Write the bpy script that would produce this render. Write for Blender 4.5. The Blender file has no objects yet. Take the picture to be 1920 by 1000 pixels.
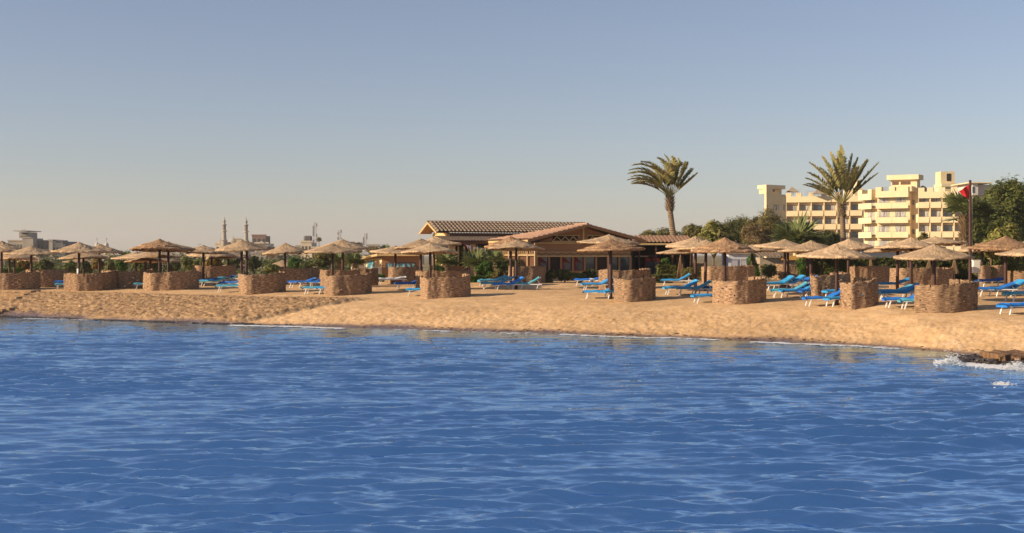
import bpy, math, random
import numpy as np
from mathutils import Vector, Matrix
R = math.radians
SC = bpy.context.scene
COL = SC.collection
# ------------------------------------------------------------------ camera, sky, sun, exposure
F = 2400.0; EYE = 3.3; HOR = 478.0            # focal length in photo pixels, eye height, horizon row
cam_d = bpy.data.cameras.new('camera'); cam = bpy.data.objects.new('camera', cam_d); COL.objects.link(cam)
cam.location = (0, 0, EYE); cam.rotation_euler = (R(90), 0, 0)
cam_d.sensor_width = 36; cam_d.lens = 36 * F / 1920; cam_d.shift_y = -(500 - HOR) / 1920
cam_d.clip_start = 0.3; cam_d.clip_end = 9000
SC.camera = cam
SUN_EL = 22; SUN_AZ = 252                     # low sun from the left, a little behind the camera
w = bpy.data.worlds.new('World'); SC.world = w; w.use_nodes = True
nt = w.node_tree; bg = nt.nodes['Background']
sky = nt.nodes.new('ShaderNodeTexSky'); sky.sky_type = 'NISHITA'; sky.sun_disc = False
sky.sun_elevation = R(SUN_EL); sky.sun_rotation = R(SUN_AZ)
sky.air_density = 1.0; sky.dust_density = 0.35; sky.ozone_density = 2.0; sky.altitude = 0
wb = nt.nodes.new('ShaderNodeMix'); wb.data_type = 'RGBA'; wb.blend_type = 'MULTIPLY'; wb.inputs[0].default_value = 1; wb.inputs[7].default_value = (1.02, .935, 1.03, 1)
nt.links.new(sky.outputs[0], wb.inputs[6]); hz = nt.nodes.new('ShaderNodeHueSaturation'); hz.inputs['Saturation'].default_value = .86; nt.links.new(wb.outputs[2], hz.inputs['Color']); nt.links.new(hz.outputs[0], bg.inputs[0]); bg.inputs[1].default_value = 0.068
sd = bpy.data.lights.new('sun', 'SUN'); so = bpy.data.objects.new('sun', sd); COL.objects.link(so)
sd.energy = 4.8; sd.angle = R(0.5); sd.color = (1.0, 0.80, 0.56)
sdir = Vector((math.sin(R(SUN_AZ)) * math.cos(R(SUN_EL)), math.cos(R(SUN_AZ)) * math.cos(R(SUN_EL)), math.sin(R(SUN_EL))))
so.rotation_euler = sdir.to_track_quat('Z', 'Y').to_euler(); so.location = sdir * 60
vs = SC.view_settings; vs.view_transform = 'Standard'; vs.look = 'None'; vs.exposure = 0.62; vs.gamma = 1; vs.use_curve_mapping = False
random.seed(7); rng = np.random.default_rng(7)

# ------------------------------------------------------------------ helpers
def X(px, D): return (px - 960) / F * D
def Z(py, D): return EYE - (py - HOR) / F * D
def P(px, py, D): return Vector((X(px, D), D, Z(py, D)))

def tag(o, label=None, cat=None, group=None, kind=None):
    if label: o['label'] = label
    if cat: o['category'] = cat
    if group: o['group'] = group
    if kind: o['kind'] = kind
    return o
def empty(name, loc, rz=0):
    o = bpy.data.objects.new(name, None); COL.objects.link(o); o.location = loc; o.rotation_euler = (0, 0, rz)
    o.empty_display_size = 0.2
    return o
class MB:
    def __init__(s): s.v = []; s.f = []; s.uv = None
    def add(s, vs, fs):
        n = len(s.v); s.v.extend([tuple(q) for q in vs]); s.f.extend([tuple(n + i for i in q) for q in fs]); return s
    def box(s, x0, x1, y0, y1, z0, z1):
        return s.add([(x0,y0,z0),(x1,y0,z0),(x1,y1,z0),(x0,y1,z0),(x0,y0,z1),(x1,y0,z1),(x1,y1,z1),(x0,y1,z1)],
                     [(3,2,1,0),(4,5,6,7),(0,1,5,4),(1,2,6,5),(2,3,7,6),(3,0,4,7)])
    def fbox(s, fr, a0, a1, b0, b1, z0, z1):     # box in a frame (origin, u, v): a along u, b along v
        o, u, v = fr
        pts = [(o + u*a + v*b).to_tuple()[:2] for a, b in ((a0,b0),(a1,b0),(a1,b1),(a0,b1))]
        return s.add([(p[0],p[1],z0) for p in pts] + [(p[0],p[1],z1) for p in pts],
                     [(3,2,1,0),(4,5,6,7),(0,1,5,4),(1,2,6,5),(2,3,7,6),(3,0,4,7)])
    def bar(s, p, q, w, h=None):
        p = Vector(p); q = Vector(q); h = h or w; d = (q - p).normalized()
        up = Vector((0,0,1)) if abs(d.z) < .95 else Vector((0,1,0))
        a = d.cross(up).normalized() * w/2; b = a.cross(d).normalized() * h/2
        return s.add([p-a-b,p+a-b,p+a+b,p-a+b,q-a-b,q+a-b,q+a+b,q-a+b],
                     [(3,2,1,0),(4,5,6,7),(0,1,5,4),(1,2,6,5),(2,3,7,6),(3,0,4,7)])
    def tube(s, pts, rad, n=8, cap=True):
        pts = [Vector(p) for p in pts]; m = len(pts); vs = []; fs = []
        if not hasattr(rad, '__len__'): rad = [rad]*m
        for i, p in enumerate(pts):
            d = (pts[min(i+1,m-1)] - pts[max(i-1,0)]).normalized()
            up = Vector((0,1,0)) if abs(d.y) < .9 else Vector((1,0,0))
            a = d.cross(up).normalized(); b = a.cross(d)
            for k in range(n):
                t = 2*math.pi*k/n; vs.append(p + (a*math.cos(t) + b*math.sin(t))*rad[i])
        for i in range(m-1):
            for k in range(n): fs.append((i*n+k, i*n+(k+1)%n, (i+1)*n+(k+1)%n, (i+1)*n+k))
        if cap: fs.append(tuple(range(n))[::-1]); fs.append(tuple((m-1)*n+k for k in range(n)))
        return s.add(vs, fs)
    def lathe(s, c, prof, n=12):
        c = Vector(c); vs = []; fs = []; m = len(prof)
        for r, z in prof:
            for k in range(n):
                t = 2*math.pi*k/n; vs.append((c.x + r*math.cos(t), c.y + r*math.sin(t), c.z + z))
        for i in range(m-1):
            for k in range(n): fs.append((i*n+k, i*n+(k+1)%n, (i+1)*n+(k+1)%n, (i+1)*n+k))
        fs.append(tuple(range(n))[::-1]); fs.append(tuple((m-1)*n+k for k in range(n)))
        return s.add(vs, fs)
    def build(s, name, mat, parent=None, local=False, smooth=False):
        me = bpy.data.meshes.new(name)
        if parent is not None:
            off = (0,0,0) if local else wloc(parent)
        elif local: off = (0,0,0)
        else:
            a = np.array(s.v); off = tuple([(a[:,0].min()+a[:,0].max())/2, (a[:,1].min()+a[:,1].max())/2, a[:,2].min()])
        me.from_pydata([(x-off[0], y-off[1], z-off[2]) for x,y,z in s.v], [], s.f)
        if smooth: me.polygons.foreach_set('use_smooth', [True]*len(me.polygons))
        if s.uv is not None:
            l = me.uv_layers.new(name='uv'); idx = np.zeros(len(me.loops), dtype=np.int32); me.loops.foreach_get('vertex_index', idx)
            l.data.foreach_set('uv', np.array(s.uv, dtype=np.float32)[idx].ravel())
        me.materials.append(mat); me.update()
        o = bpy.data.objects.new(name, me); COL.objects.link(o)
        if parent is not None: o.parent = parent
        else: o.location = off
        return o
def wloc(o):
    l = Vector((0,0,0))
    while o is not None: l = l + o.location; o = o.parent
    return l
def npmesh(name, V, Fc, mat, parent=None, smooth=False, off=None):
    me = bpy.data.meshes.new(name)
    V = np.asarray(V, dtype=np.float32); Fc = np.asarray(Fc, dtype=np.int32); k = Fc.shape[1]
    if parent is not None: off = wloc(parent)
    elif off is None: off = ((V[:,0].min()+V[:,0].max())/2, (V[:,1].min()+V[:,1].max())/2, V[:,2].min())
    V = V - np.array(off, dtype=np.float32)
    me.vertices.add(len(V)); me.vertices.foreach_set('co', V.ravel())
    me.loops.add(Fc.size); me.loops.foreach_set('vertex_index', Fc.ravel())
    me.polygons.add(len(Fc)); me.polygons.foreach_set('loop_start', np.arange(0, Fc.size, k, dtype=np.int32))
    me.polygons.foreach_set('loop_total', np.full(len(Fc), k, dtype=np.int32))
    if smooth: me.polygons.foreach_set('use_smooth', np.ones(len(Fc), dtype=bool))
    me.materials.append(mat); me.update(calc_edges=True); me.validate()
    o = bpy.data.objects.new(name, me); COL.objects.link(o)
    if parent is not None: o.parent = parent
    else: o.location = off
    return o
def setuv(me, uv):
    l = me.uv_layers.new(name='uv'); idx = np.zeros(len(me.loops), dtype=np.int32); me.loops.foreach_get('vertex_index', idx)
    l.data.foreach_set('uv', np.asarray(uv, dtype=np.float32)[idx].ravel())
def setattr_f(me, name, val):
    a = me.attributes.new(name, 'FLOAT', 'POINT'); a.data.foreach_set('value', np.asarray(val, dtype=np.float32).ravel())

# ------------------------------------------------------------------ materials
MATS = {}
def mat(name, c1, c2=None, scale=3.0, stretch=(1,1,1), rough=0.8, bump=0.0, bscale=None, coord='Object', var=0.0,
        island=0.0, metal=0.0, detail=5, lo=.35, hi=.65, spec=.3, transl=0.0, c3=None, bdist=.02):
    if name in MATS: return MATS[name]
    m = bpy.data.materials.new(name); m.use_nodes = True; t = m.node_tree; N = t.nodes; L = t.links
    b = N['Principled BSDF']; b.inputs['Roughness'].default_value = rough; b.inputs['Metallic'].default_value = metal
    b.inputs['Specular IOR Level'].default_value = spec
    c2 = c2 or c1
    tc = N.new('ShaderNodeTexCoord'); mp = N.new('ShaderNodeMapping'); mp.inputs['Scale'].default_value = stretch
    L.new(tc.outputs[coord], mp.inputs[0])
    no = N.new('ShaderNodeTexNoise'); no.inputs['Scale'].default_value = scale; no.inputs['Detail'].default_value = detail
    no.inputs['Roughness'].default_value = .65
    L.new(mp.outputs[0], no.inputs[0])
    cr = N.new('ShaderNodeValToRGB'); cr.color_ramp.elements[0].position = lo; cr.color_ramp.elements[1].position = hi
    cr.color_ramp.elements[0].color = (*c1, 1); cr.color_ramp.elements[1].color = (*c2, 1)
    if c3:
        e = cr.color_ramp.elements.new((lo+hi)/2); e.color = (*c3, 1)
    L.new(no.outputs[0], cr.inputs[0]); out = cr.outputs[0]
    if var or island:
        hsv = N.new('ShaderNodeHueSaturation'); L.new(out, hsv.inputs['Color'])
        if var:
            oi = N.new('ShaderNodeObjectInfo'); src = oi.outputs['Random']; amp = var
        else:
            g = N.new('ShaderNodeNewGeometry'); src = g.outputs['Random Per Island']; amp = island
        mr = N.new('ShaderNodeMapRange'); mr.inputs[3].default_value = 1-amp; mr.inputs[4].default_value = 1+amp
        L.new(src, mr.inputs[0]); L.new(mr.outputs[0], hsv.inputs['Value'])
        mh = N.new('ShaderNodeMapRange'); mh.inputs[3].default_value = .5-.05*amp; mh.inputs[4].default_value = .5+.05*amp
        ml = N.new('ShaderNodeMath'); ml.operation = 'MULTIPLY'; ml.inputs[1].default_value = 7.31; fr = N.new('ShaderNodeMath'); fr.operation = 'FRACT'
        L.new(src, ml.inputs[0]); L.new(ml.outputs[0], fr.inputs[0]); L.new(fr.outputs[0], mh.inputs[0]); L.new(mh.outputs[0], hsv.inputs['Hue'])
        out = hsv.outputs[0]
    L.new(out, b.inputs['Base Color'])
    if bump:
        nb = N.new('ShaderNodeTexNoise'); nb.inputs['Scale'].default_value = bscale or scale*3; nb.inputs['Detail'].default_value = 4
        L.new(mp.outputs[0], nb.inputs[0]); bp = N.new('ShaderNodeBump'); bp.inputs['Strength'].default_value = bump; bp.inputs['Distance'].default_value = bdist
        L.new(nb.outputs[0], bp.inputs['Height']); L.new(bp.outputs[0], b.inputs['Normal'])
    if transl:
        tr = N.new('ShaderNodeBsdfTranslucent'); L.new(out, tr.inputs[0]); mx = N.new('ShaderNodeMixShader'); mx.inputs[0].default_value = transl
        L.new(b.outputs[0], mx.inputs[1]); L.new(tr.outputs[0], mx.inputs[2]); L.new(mx.outputs[0], N['Material Output'].inputs[0])
    MATS[name] = m; return m

# thatch: streaks running down from the apex (uv: angle, radius)
def thatch(name, c1, c2, c3):
    m = bpy.data.materials.new(name); m.use_nodes = True; t = m.node_tree; N = t.nodes; L = t.links; b = N['Principled BSDF']
    b.inputs['Roughness'].default_value = .9; b.inputs['Specular IOR Level'].default_value = .1
    tc = N.new('ShaderNodeTexCoord'); mp = N.new('ShaderNodeMapping'); mp.inputs['Scale'].default_value = (95, 5, 1); L.new(tc.outputs['UV'], mp.inputs[0])
    oi = N.new('ShaderNodeObjectInfo'); cm = N.new('ShaderNodeCombineXYZ'); mu = N.new('ShaderNodeMath'); mu.operation = 'MULTIPLY'; mu.inputs[1].default_value = 50
    L.new(oi.outputs['Random'], mu.inputs[0]); L.new(mu.outputs[0], cm.inputs[2]); L.new(cm.outputs[0], mp.inputs['Location'])
    no = N.new('ShaderNodeTexNoise'); no.inputs['Scale'].default_value = 1.6; no.inputs['Detail'].default_value = 6; no.inputs['Roughness'].default_value = .7; L.new(mp.outputs[0], no.inputs[0])
    cr = N.new('ShaderNodeValToRGB'); e = cr.color_ramp.elements; e[0].position = .36; e[0].color = (*c1,1); e[1].position = .66; e[1].color = (*c3,1); k = e.new(.5); k.color = (*c2,1)
    L.new(no.outputs[0], cr.inputs[0])
    n2 = N.new('ShaderNodeTexNoise'); n2.inputs['Scale'].default_value = 1.3; n2.inputs['Detail'].default_value = 3; L.new(tc.outputs['Object'], n2.inputs[0])
    mr = N.new('ShaderNodeMapRange'); mr.inputs[1].default_value = .3; mr.inputs[2].default_value = .7; mr.inputs[3].default_value = .78; mr.inputs[4].default_value = 1.18; L.new(n2.outputs[0], mr.inputs[0])
    m3 = N.new('ShaderNodeMapRange'); m3.inputs[3].default_value = .82; m3.inputs[4].default_value = 1.12; L.new(oi.outputs['Random'], m3.inputs[0])
    mm = N.new('ShaderNodeMath'); mm.operation = 'MULTIPLY'; L.new(mr.outputs[0], mm.inputs[0]); L.new(m3.outputs[0], mm.inputs[1])
    hs = N.new('ShaderNodeHueSaturation'); L.new(cr.outputs[0], hs.inputs['Color']); L.new(mm.outputs[0], hs.inputs['Value']); L.new(hs.outputs[0], b.inputs['Base Color'])
    bp = N.new('ShaderNodeBump'); bp.inputs['Strength'].default_value = .6; bp.inputs['Distance'].default_value = .02; L.new(no.outputs[0], bp.inputs['Height']); L.new(bp.outputs[0], b.inputs['Normal'])
    MATS[name] = m; return m
TH = [thatch('straw', (.29,.19,.11), (.47,.33,.20), (.62,.46,.30)), thatch('red_straw', (.17,.09,.045), (.35,.21,.115), (.50,.33,.20))]
def weave(name):
    m = bpy.data.materials.new(name); m.use_nodes = True; t = m.node_tree; N = t.nodes; L = t.links; b = N['Principled BSDF']
    b.inputs['Roughness'].default_value = .9; b.inputs['Specular IOR Level'].default_value = .1
    tc = N.new('ShaderNodeTexCoord'); mp = N.new('ShaderNodeMapping'); mp.inputs['Scale'].default_value = (4.2, 52, 1); L.new(tc.outputs['UV'], mp.inputs[0])
    no = N.new('ShaderNodeTexNoise'); no.inputs['Scale'].default_value = 1.0; no.inputs['Detail'].default_value = 5; no.inputs['Roughness'].default_value = .62; L.new(mp.outputs[0], no.inputs[0])
    cr = N.new('ShaderNodeValToRGB'); e = cr.color_ramp.elements; e[0].position = .38; e[0].color = (.075,.042,.026,1); e[1].position = .66; e[1].color = (.54,.38,.235,1); k = e.new(.50); k.color = (.25,.155,.092,1)  # darkest stop paints in the shade of gaps between the brown twigs
    L.new(no.outputs[0], cr.inputs[0])
    oi = N.new('ShaderNodeObjectInfo'); m3 = N.new('ShaderNodeMapRange'); m3.inputs[3].default_value = .8; m3.inputs[4].default_value = 1.15; L.new(oi.outputs['Random'], m3.inputs[0])
    hs = N.new('ShaderNodeHueSaturation'); L.new(cr.outputs[0], hs.inputs['Color']); L.new(m3.outputs[0], hs.inputs['Value']); L.new(hs.outputs[0], b.inputs['Base Color'])
    bp = N.new('ShaderNodeBump'); bp.inputs['Strength'].default_value = .45; bp.inputs['Distance'].default_value = .02; L.new(no.outputs[0], bp.inputs['Height']); L.new(bp.outputs[0], b.inputs['Normal'])
    return m
WEAVE = weave('woven_twigs')
M_post = mat('dark_post', (.045,.02,.015), (.085,.038,.028), 6, (1,1,.3), rough=.6, bump=.3)
M_white = mat('white_frame', (.72,.71,.68), (.82,.81,.78), 4, rough=.5)
M_blue = mat('royal_blue_cloth', (.012,.13,.50), (.02,.19,.62), 5, rough=.8, bump=.6, bscale=9, var=.15)
M_sky = mat('sky_blue_cloth', (.02,.24,.55), (.05,.33,.66), 5, rough=.8, bump=.6, bscale=9, var=.15)
M_teal = mat('teal_cloth', (.05,.28,.42), (.09,.37,.50), 5, rough=.8, bump=.6, bscale=9, var=.15)
M_navy = mat('navy_cloth', (.01,.07,.26), (.02,.10,.34), 5, rough=.8, bump=.6, bscale=9)
M_towel = mat('pale_cloth', (.55,.60,.66), (.68,.72,.76), 5, rough=.8, bump=.6, bscale=9)
CUSH = {'blue': M_blue, 'sky': M_sky, 'teal': M_teal, 'navy': M_navy, 'pale': M_towel}
M_cream = mat('cream_plaster', (.67,.52,.30), (.73,.585,.36), .6, rough=.85, detail=6)
M_creamd = mat('ochre_plaster', (.60,.41,.19), (.66,.47,.23), .6, rough=.85)
M_parapet = mat('pale_parapet_plaster', (.69,.55,.33), (.75,.61,.38), .6, rough=.85)
M_wood = mat('orange_wood', (.26,.13,.055), (.32,.17,.075), 3, (1,1,8), rough=.6, bump=.2)
M_woodd = mat('dark_wood', (.09,.040,.022), (.14,.065,.035), 3, (1,1,8), rough=.6)
M_fascia = mat('yellow_wood', (.44,.30,.13), (.54,.38,.18), 3, rough=.6)
M_tile = mat('clay_tile', (.29,.165,.11), (.42,.275,.19), 7, rough=.8, bump=.4, bscale=20)
M_tileb = mat('buff_tile', (.13,.092,.068), (.33,.25,.18), 7, rough=.8, bump=.4, bscale=20)
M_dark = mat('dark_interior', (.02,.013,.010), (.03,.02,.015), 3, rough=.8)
M_glass = mat('window_glass', (.03,.045,.06), (.06,.08,.10), 2, rough=.08, spec=.8)
M_curt = mat('curtained_glass', (.16,.155,.145), (.55,.52,.47), 14, (1,1,.04), rough=.25, detail=2, lo=.4, hi=.6, spec=.6)
M_metal = mat('grey_metal', (.25,.25,.25), (.35,.35,.34), 4, rough=.4, metal=.6)
M_stone = mat('concrete', (.30,.24,.17), (.42,.34,.25), 3, rough=.9, bump=.6)
M_trunk = mat('bark', (.12,.08,.05), (.22,.16,.10), 6, (1,1,.4), rough=.9, bump=.8)
def leafm(n, a, b, isl=.45, tr=.45): return mat(n, a, b, 1.2, island=isl, rough=.6, transl=tr, spec=.25)
L_green = leafm('green_leaves', (.11,.135,.034), (.19,.20,.052))
L_dark = leafm('dark_leaves', (.08,.098,.03), (.145,.155,.05))
L_olive = leafm('olive_leaves', (.15,.14,.045), (.25,.21,.07))
L_brown = leafm('dry_leaves', (.19,.135,.06), (.30,.215,.10))
L_yellow = leafm('yellow_leaves', (.19,.19,.05), (.36,.33,.09))
L_orange = leafm('orange_leaves', (.17,.11,.02), (.25,.16,.03))
L_bright = leafm('bright_leaves', (.05,.11,.015), (.11,.19,.03))
L_palm = leafm('palm_leaves', (.25,.24,.08), (.50,.42,.17), .35, .3)
L_fan = leafm('fan_palm_leaves', (.09,.12,.035), (.22,.24,.09), .35, .3)
M_straw = mat('dry_fronds', (.13,.08,.04), (.26,.17,.09), 5, island=.3, rough=.9)

# ------------------------------------------------------------------ noise fields
def field(N, fn, seed):
    g = np.random.default_rng(seed); k = np.fft.fftfreq(N, 1.0/N); kx, ky = np.meshgrid(k, k, indexing='ij')
    H = np.fft.fft2(g.standard_normal((N, N))) * fn(kx, ky); return H, kx, ky
def real(H): 
    f = np.real(np.fft.ifft2(H)); return f
def samp(f, L, x, y):
    N = f.shape[0]; u = (x / L % 1.0) * N; v = (y / L % 1.0) * N; i = np.floor(u).astype(int); j = np.floor(v).astype(int)
    a = u - i; b = v - j; i %= N; j %= N; i1 = (i+1) % N; j1 = (j+1) % N
    return f[i,j]*(1-a)*(1-b) + f[i1,j]*a*(1-b) + f[i,j1]*(1-a)*b + f[i1,j1]*a*b
def band(kmin, kmax, p=1.0):
    def fn(kx, ky):
        k = np.hypot(kx, ky); k[0,0] = 1e9
        return (k**-p) * (k > kmin) * (k < kmax)
    return fn
def norm(f): f = f - f.mean(); return f / f.std()
N1 = norm(real(field(512, band(8, 200, 1.1), 1)[0]))
N2 = norm(real(field(512, band(20, 60, .6), 2)[0]))
N3 = norm(real(field(512, band(2, 60, 1.6), 3)[0]))

# ------------------------------------------------------------------ terrain
SX = np.array([-400,-150,-60,-26.8,-11.8,-4.65,.9,7.06,12.3,14.3,15.4,18,30,80,400.])
SY = np.array([165,104,77,67.1,59.1,55.8,53.2,49.8,46,43.5,41.2,38.6,34,29,20.])
def shoreD(x, y): return (y - np.interp(x, SX, SY)) * .93
def sstep(a, b, t): t = np.clip((t-a)/(b-a), 0, 1); return t*t*(3-2*t)
def base_gz(x, y):
    d = shoreD(x, y)
    z = np.where(d < 0, .13*d, np.interp(d, [0, 1.3, 2.6, 5, 8, 12, 26, 60, 3000], [0, .05, .22, .60, .95, 1.20, 1.48, 1.58, 1.6]))
    z = np.maximum(z, -3)
    z = z - 3.0*sstep(116, 165, y)*(1 - sstep(-.11, -.02, x/np.maximum(y, 1)))
    # raised gravel bank on the left, ending in a step down
    A = np.array([-6.2, 67.7]); B = np.array([-12.6, 61.3]); n = np.array([-(B-A)[1], (B-A)[0]]); n /= np.linalg.norm(n)
    s = -((x-A[0])*n[0] + (y-A[1])*n[1]); s = np.where(n[0] > 0, s, s)
    bank = sstep(-.15, .18, s if True else s) * sstep(.3, 2.0, d) * (1 - sstep(7.0, 10.0, d)) * .17
    return z, d, bank, s
def gz0(x, y):
    z, d, b, s = base_gz(np.asarray(float(x)), np.asarray(float(y))); return float(z)
def gD(px, py):                                   # distance at which the sand shows at this row
    D = 60.0
    for _ in range(30):
        zz = gz0(X(px, D), D); D = .5*D + .5*(EYE - zz) * F / (py - HOR)
    return D
def build_terrain():
    th = np.tan(np.radians(np.linspace(-38, 38, 1000)))
    r = np.concatenate([np.linspace(30, 40, 30)[:-1], np.arange(40, 84, .12), np.geomspace(84, 3500, 110)])
    D, T = np.meshgrid(r, th, indexing='ij'); x = D*T; y = D
    z, d, bank, s = base_gz(x, y)
    z = z + bank
    near = sstep(.1, 1.2, d) * (1 - sstep(30, 45, d))
    inb = (bank > .03)
    foot = sstep(.4, 1.5, d) * (1 - sstep(4.5, 9, d)) * .75 + .25
    h = -np.abs(samp(N2, 6.5, x, y)); h = np.maximum(h, -1.8)
    h2 = samp(N1, 9.0, x, y); h3 = samp(N3, 40., x, y)
    rough_s = .018*h*foot + .011*h2*foot + .018*h3
    rough_b = .020*h2 + .025*samp(N2, 6., x*1.3 + y*.5, y) + .012*h3
    mb = np.clip(bank/.15, 0, 1)
    z = z + near * (rough_s*(1-mb) + rough_b*mb)
    z = z + sstep(30, 200, d) * h3*.05
    nr, nc = x.shape; V = np.stack([x, y, z], -1).reshape(-1, 3)
    idx = np.arange(nr*nc).reshape(nr, nc)
    Fc = np.stack([idx[:-1,:-1], idx[:-1,1:], idx[1:,1:], idx[1:,:-1]], -1).reshape(-1, 4)
    m = bpy.data.materials.new('sand'); m.use_nodes = True; t = m.node_tree; N = t.nodes; L = t.links; b = N['Principled BSDF']
    b.inputs['Roughness'].default_value = .95; b.inputs['Specular IOR Level'].default_value = .15
    tc = N.new('ShaderNodeTexCoord'); no = N.new('ShaderNodeTexNoise'); no.inputs['Scale'].default_value = 1.1; no.inputs['Detail'].default_value = 9; no.inputs['Roughness'].default_value = .72; L.new(tc.outputs['Object'], no.inputs[0])
    cr = N.new('ShaderNodeValToRGB'); e = cr.color_ramp.elements; e[0].position = .3; e[0].color = (.53,.325,.15,1); e[1].position = .7; e[1].color = (.74,.50,.28,1); L.new(no.outputs[0], cr.inputs[0])
    def attr(nm):
        a = N.new('ShaderNodeAttribute'); a.attribute_name = nm; return a.outputs['Fac']
    def mixc(fac, c_in, col):
        mx = N.new('ShaderNodeMix'); mx.data_type = 'RGBA'; L.new(fac, mx.inputs[0]); L.new(c_in, mx.inputs[6])
        if isinstance(col, tuple): mx.inputs[7].default_value = col
        else: L.new(col, mx.inputs[7])
        return mx.outputs[2]
    n4 = N.new('ShaderNodeTexNoise'); n4.inputs['Scale'].default_value = .16; n4.inputs['Detail'].default_value = 5; n4.inputs['Roughness'].default_value = .6; L.new(tc.outputs['Object'], n4.inputs[0])
    m4 = N.new('ShaderNodeMapRange'); m4.inputs[1].default_value = .35; m4.inputs[2].default_value = .65; m4.inputs[3].default_value = .82; m4.inputs[4].default_value = 1.1; L.new(n4.outputs[0], m4.inputs[0])
    h4 = N.new('ShaderNodeHueSaturation'); L.new(m4.outputs[0], h4.inputs['Value']); L.new(cr.outputs[0], h4.inputs['Color'])
    # fine dark specks scattered over the sand by noise
    n2 = N.new('ShaderNodeTexNoise'); n2.inputs['Scale'].default_value = 7; n2.inputs['Detail'].default_value = 6; n2.inputs['Roughness'].default_value = .8; L.new(tc.outputs['Object'], n2.inputs[0])
    cs = N.new('ShaderNodeValToRGB'); cs.color_ramp.elements[0].position = .56; cs.color_ramp.elements[1].position = .68; L.new(n2.outputs[0], cs.inputs[0])
    o = mixc(cs.outputs[0], h4.outputs[0], (.30,.165,.08,1))
    vo = N.new('ShaderNodeTexVoronoi'); vo.inputs['Scale'].default_value = 7; L.new(tc.outputs['Object'], vo.inputs[0])
    cp = N.new('ShaderNodeValToRGB'); e = cp.color_ramp.elements; e[0].position = .05; e[0].color = (.52,.34,.19,1); e[1].position = .65; e[1].color = (.20,.115,.06,1); L.new(vo.outputs['Distance'], cp.inputs[0])
    o = mixc(attr('bank'), o, cp.outputs[0])
    o = mixc(attr('wet'), o, (.20,.125,.085,1))
    cg = N.new('ShaderNodeValToRGB'); e = cg.color_ramp.elements; e[0].position = .4; e[0].color = (.10,.10,.04,1); e[1].position = .6; e[1].color = (.30,.22,.13,1); L.new(no.outputs[0], cg.inputs[0])
    o = mixc(attr('inland'), o, cg.outputs[0])
    L.new(o, b.inputs['Base Color'])
    mr = N.new('ShaderNodeMapRange'); mr.inputs[3].default_value = .95; mr.inputs[4].default_value = .12; L.new(attr('wet'), mr.inputs[0]); L.new(mr.outputs[0], b.inputs['Roughness'])
    ms = N.new('ShaderNodeMapRange'); ms.inputs[3].default_value = .15; ms.inputs[4].default_value = .8; L.new(attr('wet'), ms.inputs[0]); L.new(ms.outputs[0], b.inputs['Specular IOR Level'])
    nb = N.new('ShaderNodeTexNoise'); nb.inputs['Scale'].default_value = 3.5; nb.inputs['Detail'].default_value = 8; nb.inputs['Roughness'].default_value = .7; L.new(tc.outputs['Object'], nb.inputs[0])
    bp = N.new('ShaderNodeBump'); bp.inputs['Strength'].default_value = .8; bp.inputs['Distance'].default_value = .06; L.new(nb.outputs[0], bp.inputs['Height']); L.new(bp.outputs[0], b.inputs['Normal'])
    g = npmesh('beach', V, Fc, m, smooth=True, off=(0,0,0)); tag(g, kind='structure')
    setattr_f(g.data, 'bank', mb * (.6+.4*np.clip(h2, -1, 1)))
    setattr_f(g.data, 'wet', 1 - sstep(.9, 2.1, d + .35*h3))
    setattr_f(g.data, 'inland', sstep(36, 50, d + 3*h3))
build_terrain()

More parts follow.
